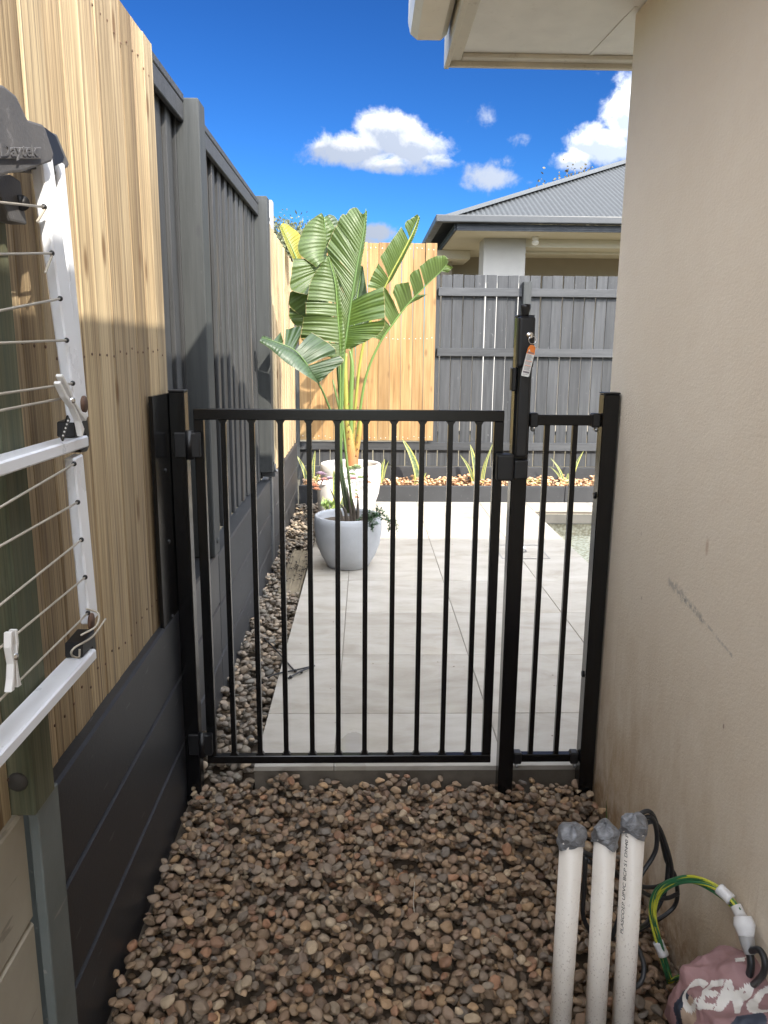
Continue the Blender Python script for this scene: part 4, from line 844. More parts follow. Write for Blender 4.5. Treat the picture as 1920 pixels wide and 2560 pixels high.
# broad front leaf, left of centre
bird_leaf(p1, [(752, 2300, 5.04), (690, 2000, 5.02), (688, 1700, 4.98), (692, 1250, 4.95), (672, 900, 4.93), (655, 700, 4.92), (612, 530, 4.92)], 4.93, [
    ([(668, 850), (655, 700), (610, 530)], [(465, 835), (490, 700), (540, 620), (600, 530)], -.02, .0, .02),
    ([(673, 945), (668, 855)], [(455, 935), (455, 850)], -.05, -.03, .015),
    ([(684, 1130), (674, 950)], [(418, 1095), (432, 1010), (440, 955)], -.02, -.05, .02),
    ([(690, 1245), (684, 1135)], [(652, 1240), (520, 1185), (420, 1100)], .0, -.02, .01),
    ([(692, 1250), (674, 900), (655, 700), (612, 530)], [(712, 1240), (722, 1080), (700, 850), (675, 690), (618, 530)], .04, .03, -.01)], LEAF, STALK, .010)
# upper left glossy leaf
bird_leaf(p1, [(780, 2310, 5.06), (690, 1500, 5.06), (660, 1100, 5.08), (600, 800, 5.10), (596, 500, 5.10), (582, 255, 5.08)], 5.09, [
    ([(592, 560), (597, 400), (582, 258)], [(530, 608), (410, 515), (415, 400), (470, 300), (560, 240)], -.06, .02, .03),
    ([(596, 520), (595, 380), (584, 262)], [(610, 500), (660, 380), (640, 300), (600, 250)], .06, .03, .01),
    ([(592, 650), (592, 566)], [(462, 800), (350, 757), (358, 640), (368, 545)], -.10, -.06, .02),
    ([(604, 820), (592, 656)], [(455, 960), (345, 880), (345, 780)], .02, -.02, .02),
    ([(660, 1090), (604, 826)], [(420, 1040), (345, 960), (340, 885)], .02, .02, .0)], LEAF, STALK, .009)
# small dark piece at the top
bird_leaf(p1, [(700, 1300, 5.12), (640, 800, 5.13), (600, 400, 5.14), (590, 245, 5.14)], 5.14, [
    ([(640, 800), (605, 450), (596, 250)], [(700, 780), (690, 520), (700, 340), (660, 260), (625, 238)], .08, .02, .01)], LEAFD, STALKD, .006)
# low dark leaf hanging to the left
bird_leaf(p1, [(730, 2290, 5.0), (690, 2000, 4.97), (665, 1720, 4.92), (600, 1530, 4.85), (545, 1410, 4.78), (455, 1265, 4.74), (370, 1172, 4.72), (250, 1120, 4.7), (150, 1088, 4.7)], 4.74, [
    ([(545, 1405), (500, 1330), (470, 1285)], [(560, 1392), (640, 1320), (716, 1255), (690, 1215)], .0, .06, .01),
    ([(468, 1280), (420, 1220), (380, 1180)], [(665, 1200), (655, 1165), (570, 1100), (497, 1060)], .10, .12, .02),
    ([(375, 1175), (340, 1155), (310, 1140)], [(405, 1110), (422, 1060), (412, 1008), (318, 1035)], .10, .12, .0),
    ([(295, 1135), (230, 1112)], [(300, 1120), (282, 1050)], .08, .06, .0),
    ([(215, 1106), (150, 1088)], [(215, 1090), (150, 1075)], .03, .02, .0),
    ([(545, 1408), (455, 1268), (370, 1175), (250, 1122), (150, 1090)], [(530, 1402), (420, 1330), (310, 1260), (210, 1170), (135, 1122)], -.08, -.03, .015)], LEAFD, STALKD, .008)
sh_ = B()
for k_, (dx, dr) in enumerate(((-.02, .35), (.03, .5), (.05, .2), (-.05, .6), (.01, .9))):
    sh_.tube([(-.10+dx, 5.0, .34), (-.11+dx*1.2, 4.99, .44), (-.14+dx*1.8, 4.97, .50+.03*k_)], [.014, .012, .002], 6)
part(sh_, 'leaf_base', m_plain('brown_sheath', (.10, .08, .06), .8, 0, .3), p1, True)
p2 = thing('bird_of_paradise', 'broad-leaved plant with yellow and red stems growing from the large sunlit white pot', 'plant', (-.13, 6.62, .5))
bird_leaf(p2, [(770, 2100, YR), (700, 1400, YR), (540, 900, YR), (430, 640, YR), (360, 470, YR), (285, 318, YR)], YR, [
    ([(400, 600), (340, 450), (280, 315)], [(425, 560), (425, 400), (350, 325), (300, 303)], .15, .05, .02),
    ([(400, 600), (340, 450), (282, 318)], [(372, 560), (315, 440), (272, 325)], -.05, -.02, .01)], LEAFY, STALK, .010, label='yellow-green backlit leaf')
bird_leaf(p2, [(775, 2080, YR), (795, 1600, YR), (855, 1130, YR), (1000, 740, YR), (1130, 490, YR), (1200, 350, YR), (1238, 250, YR)], YR, [
    ([(1030, 680), (1130, 490), (1165, 420)], [(968, 535), (1050, 420), (1115, 325)], -.12, -.05, .02),
    ([(1170, 400), (1236, 252)], [(1138, 325), (1150, 290), (1220, 245)], -.08, -.03, .02),
    ([(985, 770), (1030, 690)], [(880, 750), (905, 680), (955, 580)], -.1, -.1, .03),
    ([(1010, 730), (1130, 495), (1200, 350), (1238, 250)], [(1050, 690), (1150, 500), (1215, 370), (1246, 260)], .06, .02, -.01)], LEAF, STALKY, .014)
bird_leaf(p2, [(780, 2060, YR), (832, 1580, YR), (880, 1330, YR), (970, 1120, YR), (1060, 990, YR), (1160, 860, YR), (1290, 725, YR), (1400, 620, YR), (1440, 560, YR)], YR, [
    ([(1280, 738), (1360, 660), (1430, 580)], [(1240, 600), (1310, 548), (1400, 522), (1438, 545)], -.10, -.04, .02),
    ([(1205, 810), (1270, 745)], [(1172, 700), (1180, 650), (1235, 615)], -.12, -.1, .03),
    ([(1110, 920), (1190, 822)], [(1055, 780), (1080, 725), (1165, 712)], -.12, -.1, .03),
    ([(1045, 1010), (1100, 930)], [(1000, 935), (985, 850), (992, 745), (1040, 800)], -.10, -.1, .02),
    ([(975, 1110), (1040, 1015)], [(915, 1095), (930, 1010), (990, 955)], -.08, -.06, .02),
    ([(1140, 880), (1215, 795)], [(1190, 850), (1300, 790)], .05, .02, .0),
    ([(1380, 630), (1430, 585)], [(1440, 640), (1472, 605)], .02, .0, .0)], LEAF, STALK, .012)
bird_leaf(p2, [(770, 2080, YR), (760, 1700, YR), (770, 1250, YR), (800, 900, YR), (845, 600, YR)], YR, [
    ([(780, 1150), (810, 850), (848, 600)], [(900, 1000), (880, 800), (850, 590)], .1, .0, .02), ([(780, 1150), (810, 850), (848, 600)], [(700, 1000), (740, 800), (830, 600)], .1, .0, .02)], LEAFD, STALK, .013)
for pts, r, mt_ in (([(770, 2080), (745, 1750), (728, 1350), (735, 1200)], .020, STALKY), ([(790, 2070), (765, 1650), (775, 1300), (760, 1180)], .018, STALK), ([(760, 2050), (740, 1900), (700, 1650), (640, 1380)], .012, STALKD), ([(790, 2060), (800, 1900), (825, 1750), (835, 1600)], .022, STALKY)):
    part(B().tube([c4(q, YR) for q in pts], [r*1.5, r*1.2, r, r*.5], 10), 'stalk', mt_, p2, True)
tr_ = B(); tr_.tube([c4((790, 2110), YR), c4((775, 2000), YR), c4((765, 1850), YR), c4((760, 1700), YR)], [.065, .06, .045, .02], 14); part(tr_, 'trunk', STALKY, p2, True)
dr_ = B()
for k_ in range(16):
    q = c4((740+(k_ % 2)*60+rng.uniform(-6, 6), 1560+k_*24), YR-.03); dr_.add([q, q+Vector((.018, -.01, .012)), q+Vector((.004, -.015, .028))], [(0, 1, 2)])
part(dr_, 'dry_sheath', DRYM, p2)

def blade(b, base, h, w, lean, az, twist=.3, n=10):
    base = Vector(base); d = Vector((math.cos(az), math.sin(az), 0)); o = len(b.v); vs = []
    for i in range(n+1):
        t = i/n; c = base+Vector((0, 0, h*t))+d*(lean*t*t); ww = w*(math.sin(math.pi*min(1, .22+.78*t)))**.6*(1 if t < .98 else .15)
        a = .25*math.sin(az*5)+twist*t; s_ = Vector((math.cos(a), math.sin(a), 0))
        dd = Vector((-s_.y, s_.x, 0))*(-ww*.25); vs += [c-s_*ww+dd, c-dd*.6, c+s_*ww+dd]
    f0 = len(b.f); fs = []
    for i in range(n):
        for j in range(2):
            b.uv[f0+len(fs)] = [(i/n, j/2), (i/n, (j+1)/2), ((i+1)/n, (j+1)/2), ((i+1)/n, j/2)]; fs.append((i*3+j, i*3+j+1, (i+1)*3+j+1, (i+1)*3+j))
    b.add(vs, fs)
def snake(label, base, blades, group='snake plants in the planter bed'):
    t = thing('snake_plant', label, 'plant', base, group)
    for (dx, h, w, lean, az) in blades:
        b = B(); blade(b, (base[0]+dx, base[1], base[2]-.01), h, w, lean, az); part(b, 'leaf', SNAKE, t, True)
S1 = at(662, 1047, y=7.5)
snake('snake plant at the left corner of the planter bed, beside the retaining wall', (S1.x+.03, 7.5, .20), [(-.03, .28, .020, .10, 2.9), (.03, .33, .018, .03, 0.4), (.06, .16, .015, .10, .2)])
S1 = at(905, 1047, y=7.5)
snake('snake plant with one tall broad leaf in the planter bed, behind the gate middle', (S1.x, 7.5, .20), [(-.01, .46, .032, .17, 3.1), (.02, .12, .02, .05, 0), (-.03, .10, .02, .02, 3)])
S1 = at(1030, 1047, y=7.5)
snake('fullest snake plant of the planter bed, behind the right end of the gate', (S1.x, 7.5, .20), [(-.01, .40, .026, .07, 3.0), (-.04, .30, .016, .14, 3.2), (.05, .28, .018, .04, .2), (.06, .44, .012, .10, .1), (-.02, .11, .02, .06, 3.3)])
S1 = at(1225, 1047, y=7.5)
snake('snake plant behind the narrow fence panel near the cream wall', (S1.x, 7.5, .20), [(.04, .34, .022, .12, .3), (-.04, .27, .014, .14, 3.0), (-.05, .19, .012, .14, 3.2), (.0, .12, .015, .01, 1)])
S1 = at(822, 1047, y=7.45)
snake('snake plant leaf showing at the right rim of the large white pot', (S1.x-.01, 7.45, .20), [(.0, .26, .022, .05, .1), (.03, .24, .010, .06, .2)])
snake('upright snake plant in the small hidden white pot', (-.215, 5.62, .27), [(.0, .36, .024, -.02, 0), (.03, .20, .02, .05, .5), (-.06, .16, .02, .05, 2.8), (-.02, .22, .015, .03, 1)], None)
cr_ = B(); S1 = at(1150, 1042, y=7.45)
for _ in range(120):
    q = Vector((S1.x+rng.normal(0, .08), 7.45+rng.normal(0, .04), .205+rng.uniform(0, .05))); a = rng.uniform(0, 6.28); d = Vector((math.cos(a), math.sin(a), .5))*.014; s_ = Vector((-d.y, d.x, .004))*.5; cr_.add([q, q+d*.5+s_, q+d, q+d*.5-s_], [(0, 1, 2, 3)])
solo(cr_, 'ground_cover_plant', GREENC, 'low light green ground cover plant on the planter pebbles right of the latch post', 'plant')
# succulents
def rosette(b, c, r, tilt=.6, n=16):
    c = Vector(c)
    for k_ in range(n):
        a = k_*2.4; t = k_/n; rr = r*(.45+.55*(1-t)); el = .15+1.1*t; d = Vector((math.cos(a)*math.cos(el), math.sin(a)*math.cos(el), math.sin(el))); s_ = d.cross(Vector((0, 0, 1))).normalized(); u = s_.cross(d); w = rr*.30
        b.add([c, c+d*rr*.55+s_*w+u*w*.2, c+d*rr*.55-s_*w+u*w*.2, c+d*rr, c+d*rr*.55-u*w*.5], [(0, 1, 3), (0, 3, 2), (0, 4, 1), (1, 4, 3), (3, 4, 2), (2, 4, 0)])
su = thing('succulents', 'pink, mauve and green succulent rosettes spilling over the tall white pot', 'plant', (-.22, 6.1, .44))
def C1(a, b, y): return at(640+a/3.456, 1100+b/3.456, y=y, s=1)          # from a close-up of the pots
for (a, b_, r, mt_, yy) in ((560, 300, .055, SUCV, 5.98), (640, 340, .05, SUCV, 5.95), (500, 400, .05, SUCO, 5.95), (520, 430, .045, SUCO, 5.93), (590, 350, .045, SUCP, 5.94), (840, 340, .05, SUCP, 6.25), (830, 300, .045, SUCG, 6.3), (870, 240, .06, SUCG, 6.36), (820, 250, .05, SUCG, 6.36), (900, 330, .045, SUCG, 6.28), (845, 440, .045, SUCG, 6.2), (860, 500, .045, SUCO, 6.18), (850, 470, .04, SUCG, 6.2), (965, 370, .045, SUCO, 6.3), (950, 320, .04, SUCP, 6.3), (800, 400, .04, SUCG, 6.2), (480, 385, .04, SUCO, 5.96)):
    b = B(); rosette(b, C1(a, b_, yy), r); part(b, 'rosette', mt_, su)
part(B().tube([C1(560, 380, 6.0), C1(590, 330, 5.95), C1(620, 350, 5.94)], .006, 6), 'stem', SUCO, su, True)
part(B().tube([C1(820, 420, 6.2), C1(815, 520, 6.2), C1(810, 580, 6.2)], .007, 6), 'stem', SUCO, su, True)
fl_ = B()
for _ in range(26):
    q = C1(rng.uniform(560, 680), rng.uniform(560, 610), 5.55); a = rng.uniform(0, 6.28); d = Vector((math.cos(a), math.sin(a), 1.2))*rng.uniform(.02, .05); s_ = Vector((-d.y, d.x, 0))*.35; fl_.add([q, q+d*.5+s_, q+d, q+d*.5-s_], [(0, 1, 2, 3)])
solo(fl_, 'low_plant', GREENC, 'yellow-green low foliage at the foot of the snake plant in the small hidden pot', 'plant')
tpn = thing('trailing_plant', 'small dark green plant trailing over the right rim of the speckled grey pot', 'plant', (.06, 4.95, .38))
lv = B()
def leafq(b, q, sz_, d=None):
    d = d or Vector((rng.normal(), rng.normal(), rng.normal()*.6)).normalized(); s_ = d.cross(Vector((.1, 0, 1))).normalized(); u = s_.cross(d)
    b.add([q, q+d*sz_*.5+s_*sz_*.35+u*sz_*.1, q+d*sz_, q+d*sz_*.5-s_*sz_*.35+u*sz_*.1], [(0, 1, 2, 3)])
vines = [[(900, 680, 4.95), (960, 660, 4.87), (1000, 700, 4.8), (1010, 790, 4.78)], [(950, 670, 4.92), (1030, 640, 4.9), (1055, 580, 4.9)], [(960, 670, 4.9), (1090, 650, 4.85), (1150, 700, 4.85), (1150, 785, 4.85)], [(1060, 660, 4.88), (1150, 700, 4.85), (1200, 690, 4.85), (1215, 780, 4.85)], [(880, 690, 4.95), (980, 690, 4.82), (985, 740, 4.8), (1060, 720, 4.8)], [(930, 690, 4.9), (1040, 640, 4.86), (1080, 600, 4.86)]]
for vn in vines:
    pts = [C1(a, b_, y) for a, b_, y in vn]; part(B().tube(pts, .0022, 5), 'stem', TRAIL, tpn, True)
    for q in smoothpts(pts, 9):
        for _ in range(2): leafq(lv, q, rng.uniform(.014, .028))
for _ in range(110): leafq(lv, C1(rng.normal(1010, 45), rng.normal(655, 25), rng.uniform(4.82, 4.95)), .024)
part(lv, 'leaves', TRAIL, tpn, kind='stuff')

# ------------------------------------------------------------------ conduits, cables, bag
def pipe(label, top, bot, r, capz, group='white conduit pipes'):
    """top/bottom centres measured in the photo"""
    y0 = top[2]; a = at(top[0], top[1], y=y0); c = at(bot[0], bot[1], z=.10); t = thing('conduit_pipe', label, 'pipe', (c.x, c.y, 0), group); d = (a-c).normalized(); foot = c-d*.14
    part(B().tube([foot, a-d*.024], r, 28, 0), 'pipe', PVC, t, True)
    # crumpled duct-tape cap
    b = B(); n = 26; u = d.orthogonal().normalized(); w = d.cross(u); rings = 9; vs = []
    ph = rng.uniform(0, 6, 5)
    for i in range(rings):
        tt = i/(rings-1); h = -.036+.036*tt
        rr = r*1.15 if tt < .7 else r*1.16*max(.12, math.cos((tt-.70)/.30*1.45))
        for k_ in range(n):
            an = 2*math.pi*k_/n; q = rr+.0022*math.sin(an*3+ph[0]+tt*5)+.0013*math.sin(an*7+ph[1]-tt*9)+rng.uniform(-.0012, .0012); hh = h+(.009*math.sin(an*2+ph[2])*(1-tt)+.006*math.sin(an*3+ph[3])*tt+rng.uniform(-.002, .002)*tt)
            vs.append(a+d*hh+(u*math.cos(an)+w*math.sin(an))*q)
    b.add(vs, [(i*n+k_, i*n+(k_+1) % n, (i+1)*n+(k_+1) % n, (i+1)*n+k_) for i in range(rings-1) for k_ in range(n)]+[tuple(range((rings-1)*n, rings*n))])
    part(b, 'tape_cap', TAPE, t, True)
    return t, foot, d, r
pipe('left one of the three white conduit pipes, capped with grey duct tape', (1237, 1785, 1.30), (1210, 2212), .0222, .06)
pipe('middle one of the three white conduit pipes, capped with grey duct tape', (1309, 1782, 1.32), (1286, 2212), .0214, .06)
t3, foot, d3, r3 = pipe('right-hand white conduit pipe of three, with black lettering printed along its side', (1370, 1762, 1.34), (1345, 2212), .0218, .06)
V, Fc = textmesh('PLASCOEP UPVC BCP S1 DN40 PN', 1.0); xs_ = [v.x for v in V]; w_ = max(xs_)-min(xs_)
p_lo, p_hi = at(1335, 1985, y=1.37), at(1352, 1795, y=1.32); s0 = (p_lo-foot).dot(d3); s1 = (p_hi-foot).dot(d3)
view = (Vector(CAMP)-(foot+d3*((s0+s1)/2))).normalized(); vx = (view-d3*view.dot(d3)).normalized(); vr = d3.cross(vx)*-1
if vr.x < 0: vr = -vr
b = B(); vv = []
for v in V:
    t_ = (v.x-min(xs_))/w_; ang = -.55-(v.y-.35)*.42; vv.append(foot+d3*(s0+(s1-s0)*t_)+(vx*math.cos(ang)+vr*math.sin(ang))*(r3+.0004))
b.add(vv, Fc); part(b, 'printed_text', PRINT, t3)
# black cable loops behind the pipes
def K(a, b_, y): return at(a, b_, y=y)
bc = thing('cable_coil', 'loose loops of black cable between the conduit pipes and the cream wall', 'cable', (.6, 1.6, .1))
loops = [[(1345, 1790, 1.50), (1400, 1752, 1.52), (1425, 1800, 1.56), (1440, 1860, 1.60), (1460, 1900, 1.62), (1455, 1960, 1.64), (1380, 2010, 1.6), (1330, 2030, 1.5)],
         [(1340, 1800, 1.50), (1405, 1765, 1.52), (1418, 1830, 1.55), (1385, 1890, 1.54), (1350, 1950, 1.5), (1320, 2030, 1.48)],
         [(1350, 1810, 1.52), (1410, 1775, 1.53), (1440, 1830, 1.57), (1450, 1890, 1.6), (1420, 1915, 1.6), (1370, 1912, 1.56), (1330, 1890, 1.5), (1270, 1860, 1.45)],
         [(1265, 1850, 1.45), (1262, 1920, 1.45), (1260, 1980, 1.45), (1285, 2030, 1.45)],
         [(1258, 1840, 1.45), (1300, 1860, 1.46), (1360, 1910, 1.53), (1405, 1935, 1.58), (1440, 1940, 1.6), (1465, 1930, 1.62)],
         [(1445, 1850, 1.59), (1435, 1930, 1.6), (1400, 1990, 1.58), (1370, 2010, 1.5)],
         [(1370, 2030, 1.42), (1390, 2080, 1.38), (1385, 2120, 1.36), (1360, 2140, 1.35)]]
for lp in loops: part(B().tube([K(*q) for q in lp], .0052, 10, 10), 'cable', CABLE, bc, True)
# green/yellow earth cable coil against the wall
ec = thing('earth_cable_coil', 'coil of green and yellow striped earth cable bound with white tape, leaning on the wall', 'cable', (.74, 1.5, .2))
ring0 = [(1445, 2120), (1408, 1990), (1412, 1935), (1440, 1905), (1490, 1893), (1545, 1912), (1590, 1955), (1612, 2010), (1615, 2080), (1600, 2140), (1540, 2140), (1480, 2110)]
for k_, (sc_, ox, oy) in enumerate(((1.0, 0, 0), (.975, 2, 3), (.95, 3, 5), (.965, -3, 8), (.985, 1, -3))):
    pts = []
    for (X_, Y_) in ring0+[ring0[0]]:
        X_ = 1512+(X_-1512)*sc_+ox+rng.uniform(-2, 2); Y_ = 2020+(Y_-2020)*sc_+oy+rng.uniform(-2, 2); yy = 1.56-.20*((X_-1408)/204)
        q_ = K(X_, Y_, yy+rng.uniform(-.006, .006)); q_ = q_ if q_.x < .778 else at(X_, Y_, x=.778); pts.append(q_)
    part(B().tube(pts, .0034, 10, 8, uvk=14), 'cable', EARTH, ec, True)
def wrap(a, b_, yy, dx, dy, name='tape', r=.019, mt_=WTAPE):
    c = K(a, b_, yy); e = K(a+dx, b_+dy, yy-.01); part(B().tube([c, c.lerp(e, .5), e], [r, r*.97, r*1.02], 14, 0), name, mt_, ec, True)
def RK(X_, Y_):
    q_ = K(X_, Y_, 1.56-.20*((X_-1408)/204)); return q_ if q_.x < .775 else at(X_, Y_, x=.775)
for (a0_, b0_, a1_, b1_, r_w) in ((1553, 1919, 1580, 1944, .0125), (1589, 1956, 1603, 1984, .0115), (1421, 2034, 1434, 2064, .0125)):
    part(B().tube([RK(a0_, b0_), RK((a0_+a1_)/2, (b0_+b1_)/2), RK(a1_, b1_)], [r_w, r_w*.96, r_w*1.03], 14, 3), 'tape', WTAPE, ec, True)
cn = thing('cable_end', 'cable end wrapped in white and grey tape beside the earth cable coil', 'cable end', at(1606, 1990, x=.76))
part(B().tube([at(1604, 1980, x=.762), at(1608, 1998, x=.762), at(1612, 2022, x=.762)], [.017, .021, .015], 14, 5), 'white_tape', WTAPE, cn, True)
part(B().tube([at(1611, 2018, x=.762), at(1616, 2040, x=.762), at(1620, 2062, x=.762)], [.015, .014, .010], 14, 4), 'grey_wrap', GTAPE, cn, True)
part(B().tube([at(1618, 2055, x=.762), at(1640, 2052, x=.762), at(1652, 2075, x=.762), at(1648, 2105, x=.762), at(1625, 2130, x=.762)], .0065, 10, 6), 'cable', CABLE, cn, True)
part(B().tube([at(1620, 2060, x=.762), at(1622, 2090, x=.762), at(1612, 2130, x=.762)], .0075, 10, 6), 'cable', CABLE, cn, True)
# crumpled cement bag
cb = thing('paper_bag', 'crumpled mauve paper cement bag with bold white lettering in the bottom right corner', 'bag', (.66, 1.08, 0))
V0, F0 = ico(7); r_g = np.random.default_rng(21); V0 = V0.copy()
sq = np.sign(V0)*np.abs(V0)**.72
dsp = np.zeros(len(V0))
for _ in range(26):
    n = r_g.normal(size=3); n /= np.linalg.norm(n); ph = r_g.uniform(0, 6.28); fr_ = r_g.uniform(3, 9); dsp += -np.abs(np.sin(V0@n*fr_+ph))*(.30/fr_)
for _ in range(14):
    n = r_g.normal(size=3); n /= np.linalg.norm(n); fr_ = r_g.uniform(12, 26); dsp += -np.abs(np.sin(V0@n*fr_+r_g.uniform(0, 6)))*(.16/fr_)
for _ in range(10):
    n = r_g.normal(size=3); n /= np.linalg.norm(n); n2_ = r_g.normal(size=3); fr_ = r_g.uniform(4, 8); dsp += -np.abs(((V0@n*fr_+.6*np.sin(V0@n2_*3)+r_g.uniform(0, 6)) % 2)-1)*(.22/fr_)
dsp -= dsp.mean(); sq = sq*(1+dsp*.50)[:, None]
cen = np.array(at(1655, 2255, z=.13)); ext = np.array([.165, .15, .15]); BV = sq*ext+cen
bag = B(); bag.add([tuple(v) for v in BV], [tuple(f) for f in F0]); bo = part(bag, 'paper', BAGM, cb, True)
bvh = BVHTree.FromPolygons([Vector(v) for v in BV], [tuple(f) for f in F0])
FC = BV[F0].mean(1); E1 = BV[F0[:, 1]]-BV[F0[:, 0]]; E2 = BV[F0[:, 2]]-BV[F0[:, 0]]; FN = np.cross(E1, E2); facing = (FN*(CAMP-FC)).sum(1) > 0
for m_ in (BAGW, BAGN, BAGL): bo.data.materials.append(m_)
matidx = np.zeros(len(F0), dtype=np.int32)
def bagpt(a, b_):
    d = Vector(ray(a*1920/1659, b_*1920/1659)); h = bvh.ray_cast(Vector(CAMP), d); return np.array(h[0] if h[0] else at(a, b_, y=float(cen[1])))
def stamp(V, Fc, org, ax, ay, idx):
    # recolours paper faces inside the figure: print, lining and the shaded opening
    n = np.cross(ax, ay); G = np.stack([ax, ay, n], 1); uvw = (FC-org)@np.linalg.inv(G).T; P2 = uvw[:, :2]; V2 = np.array([(v[0], v[1]) for v in V]); ins = np.zeros(len(FC), bool)
    for f in Fc:
        for k_ in range(1, len(f)-1):
            A, B_, C_ = V2[f[0]], V2[f[k_]], V2[f[k_+1]]; den = (B_[1]-C_[1])*(A[0]-C_[0])+(C_[0]-B_[0])*(A[1]-C_[1])
            if abs(den) < 1e-9: continue
            l1 = ((B_[1]-C_[1])*(P2[:, 0]-C_[0])+(C_[0]-B_[0])*(P2[:, 1]-C_[1]))/den; l2_ = ((C_[1]-A[1])*(P2[:, 0]-C_[0])+(A[0]-C_[0])*(P2[:, 1]-C_[1]))/den
            ins |= (l1 >= 0) & (l2_ >= 0) & (l1+l2_ <= 1)
    matidx[ins & facing] = idx
def quadp(pts, idx):
    P_ = [bagpt(*p) for p in pts]; ax_ = P_[1]-P_[0]; ay_ = P_[-1]-P_[0]; n = np.cross(ax_, ay_); G = np.stack([ax_, ay_, n], 1); Gi = np.linalg.inv(G)
    stamp([(Gi@(p-P_[0]))[:2] for p in P_], [tuple(range(len(P_)))], P_[0], ax_, ay_, idx)
quadp([(1462, 2230), (1456, 2170), (1480, 2138), (1494, 2150), (1484, 2180), (1486, 2230)], 2)
quadp([(1478, 2230), (1474, 2176), (1490, 2150), (1500, 2160), (1500, 2230)], 3)
quadp([(1570, 2230), (1590, 2196), (1650, 2188), (1659, 2206), (1650, 2230)], 2)  # shade in the bag's open mouth, painted as a dark navy patch
V, Fc = textmesh('CEMO', 1.0, 0, .035); w_ = max(v.x for v in V); o0, o1, o2 = bagpt(1470, 2186), bagpt(1668, 2190), bagpt(1482, 2114)
stamp([((v.x)/w_, v.y/.72) for v in V], Fc, o0, o1-o0, o2-o0, 1)
quadp([(1588, 2070), (1612, 2066), (1608, 2076), (1590, 2080)], 1)
bo.data.polygons.foreach_set('material_index', matidx)
solo(B().tube([at(896, 1905, z=.01), at(893, 1950, z=.02), at(898, 1985, z=.012), at(903, 2010, z=.01)], .0013, 5), 'dry_stem', WIRE, 'thin pale dry grass stem lying on the gravel near the middle', 'stem')
# a blade of grass by the wall foot
solo(B().tube([(.775, 2.18, .0), (.765, 2.17, .05), (.76, 2.165, .10)], [.0022, .0018, .0004], 5), 'grass_blade', m_plain('weed', (.09, .15, .04), .6), 'single green blade of grass at the foot of the cream wall', 'weed')

# ------------------------------------------------------------------ neighbour's house
nh = thing('neighbour_house', 'neighbouring house with grey corrugated hip roof and cream eaves beyond the back fence', 'house', (3.5, 13, 0))
EY = 11.5; ex0 = at(950, 465, y=EY).x; ZT = at(1100, 469, y=EY).z
sl_ = math.tan(R(23.5)); amp = .009; pitch = .076; XE = 9.5
b = B(); nx = int((XE-ex0-.1)/pitch*8); vs = []; rows = 9
DM = 5.0
for i in range(nx+1):
    x = ex0+.12+i*pitch/8; m = min(x-ex0-.05, DM); wv = amp*math.cos(2*math.pi*i/8)
    for j in range(rows): t = j/(rows-1)*m; vs.append((x, EY+.03+t, ZT-.02+t*sl_+wv))
b.add(vs, [(i*rows+j, (i+1)*rows+j, (i+1)*rows+j+1, i*rows+j+1) for i in range(nx) for j in range(rows-1)]); part(b, 'roof', NROOF, nh, True)
b = B(); vs = []; ny = int(9/pitch*4)
for i in range(ny+1):
    y = EY+.12+i*pitch/4; m = min(y-EY-.05, DM, 5)
    for j in range(4): t = j/3*m; vs.append((ex0+.03+t, y, ZT-.02+t*sl_+amp*math.cos(2*math.pi*i/4)))
b.add(vs, [(i*4+j, i*4+j+1, (i+1)*4+j+1, (i+1)*4+j) for i in range(ny) for j in range(3)]); part(b, 'side_roof', NROOF, nh, True)
b = B(); wv_ = .20
h0 = Vector((ex0+.02, EY+.02, ZT+.004)); h1 = Vector((ex0+DM+.02, EY+DM+.02, ZT+.004+DM*sl_)); up_ = Vector((0, 0, .028))
b.add([h0+up_*.2, h1+up_, h1+Vector((wv_, 0, .014-.0)), h0+Vector((wv_, 0, .012)), h1+Vector((0, wv_, .014)), h0+Vector((0, wv_, .012))], [(0, 3, 2, 1), (0, 1, 4, 5)]); part(b, 'hip_cap', NHIP, nh)
part(B().box(ex0+DM, XE, EY+DM-.12, EY+DM+.15, ZT+DM*sl_-.02, ZT+DM*sl_+.04), 'ridge_cap', NHIP, nh)
gz = .088
part(B().box(ex0-.06, XE, EY-.10, EY+.02, ZT-gz, ZT+.01), 'gutter', NGUT, nh, bev=.012, seg=2)
part(B().box(ex0-.06, ex0+.05, EY+.024, EY+9, ZT-gz, ZT+.01), 'gutter', NGUT, nh, bev=.012, seg=2)
zs = at(1200, 503, y=EY+.15).z
fx = at(986, 486, y=EY+.10).x
for k_ in range(4):
    zz0 = zs+(ZT-gz-zs)*k_/4; part(B().box(fx, XE, EY+.045-.006*(k_ % 2), EY+.075, zz0+.002, zs+(ZT-gz-zs)*(k_+1)/4-.001), 'fascia_board', NFAS, nh)
    part(B().box(fx-.03+.004*(k_ % 2), fx-.002, EY+.08, EY+9, zz0+.002, zs+(ZT-gz-zs)*(k_+1)/4-.001), 'fascia_board', NFAS, nh)
part(B().box(fx+.001, XE, EY+.08, EY+9, zs+.004, zs+.016), 'soffit', NSOF, nh)
cx0, cx1 = at(1045, 550, y=EY+.75).x, at(1135, 550, y=EY+.75).x
part(B().box(cx0, cx1, EY+.75, EY+1.25, 0, zs+.002), 'column', NWAL, nh)
part(B().box(cx1, XE, EY+.80, EY+1.2, zs-.12, zs+.001), 'beam', NSOF, nh); part(B().box(cx1, XE, EY+1.2, EY+1.26, zs-.16, zs+.001), 'cornice', NSOF, nh)
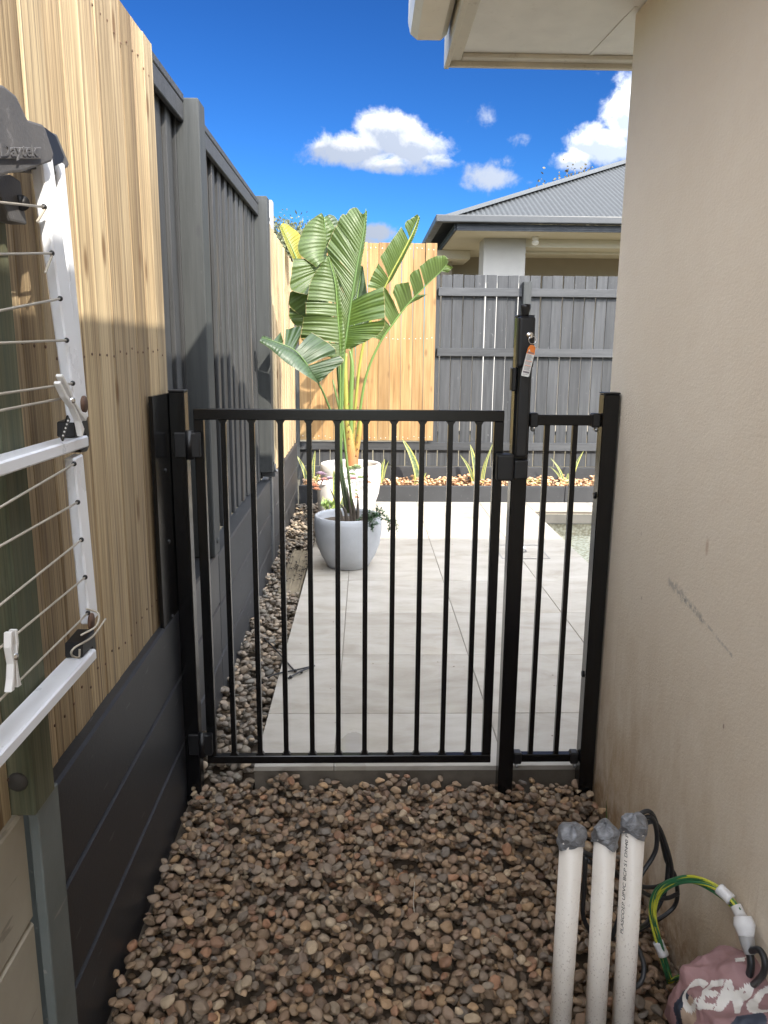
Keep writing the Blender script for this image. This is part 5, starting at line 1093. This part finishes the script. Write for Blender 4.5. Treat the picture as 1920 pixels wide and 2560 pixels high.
part(B().box(cx0-.6, XE, EY+3.2, EY+3.4, 0, zs+.002), 'back_wall', NWAL2, nh); part(B().box(cx0-.42, cx0-.28, EY+2.6, EY+3.19, 0, zs+.002), 'side_pier', NWAL2, nh); part(B().box(cx0-.65, cx0-.02, EY+2.2, EY+3.18, zs-.14, zs-.001), 'cornice', NSOF, nh)
lp = at(1157, 513, y=EY+.6); part(B().cyl((lp.x, EY+.6, zs+.001), (lp.x, EY+.6, zs-.035), .05, 16), 'lamp_base', LAMPW, nh, True); part(B().sphere((lp.x, EY+.6, zs-.075), .055, (1, 1, .8), 10), 'lamp_globe', LAMPW, nh, True)

# ------------------------------------------------------------------ far trees
def tree(label, base, h, spread, n_cl, mat, seed, n_leaf=300, cs=.60, ls=.11):
    r = np.random.default_rng(seed); t = thing('gum_tree', label, 'tree', base); bx = Vector(base)
    tb = B(); tb.tube([bx, bx+Vector((.2, 0, h*.35)), bx+Vector((-.1, .1, h*.7))], [h*.022, h*.016, h*.008], 8); lv = B()
    for _ in range(n_cl):
        a = r.uniform(0, 6.28); rr = spread*math.sqrt(r.uniform(0, 1)); c = bx+Vector((rr*math.cos(a), rr*math.sin(a)*.6, h*(.72+.28*r.uniform()*(1-(rr/spread)**2*.6))))
        tb.tube([bx+Vector((.1, 0, h*r.uniform(.3, .6))), (bx+c)/2+Vector((0, 0, h*.25)), c], [h*.007, h*.005, h*.001], 5, 3)
        for _k in range(n_leaf):
            q = c+Vector(r.normal(0, 1, 3))*cs*.42; d = Vector(r.normal(0, 1, 3)).normalized(); d.z -= .5; s_ = d.cross(Vector((r.normal(), r.normal(), .2))).normalized()*.28; s0_ = ls*r.uniform(.5, 1.2); lv.add([q, q+d*s0_*.5+s_*s0_, q+d*s0_, q+d*s0_*.5-s_*s0_], [(0, 1, 2, 3)])
    part(tb, 'trunk', BARK, t, True); part(lv, 'crown', mat, t)
c = at(645, 480, y=24); tree('gum tree showing over the fence end at the left of the big leaves', (c.x-.4, 24, 0), c.z-.1, 2.0, 90, GUM, 3)
c = at(590, 470, y=27); tree('thinner gum tree farther left, just over the grey fence post', (c.x-1.2, 27, 0), c.z-.1, 1.5, 50, GUM, 4)
c = at(1245, 350, y=26); tree('brownish gum tree showing over the grey corrugated roof', (c.x, 26, 0), c.z-.65, 1.7, 90, GUM2, 5)
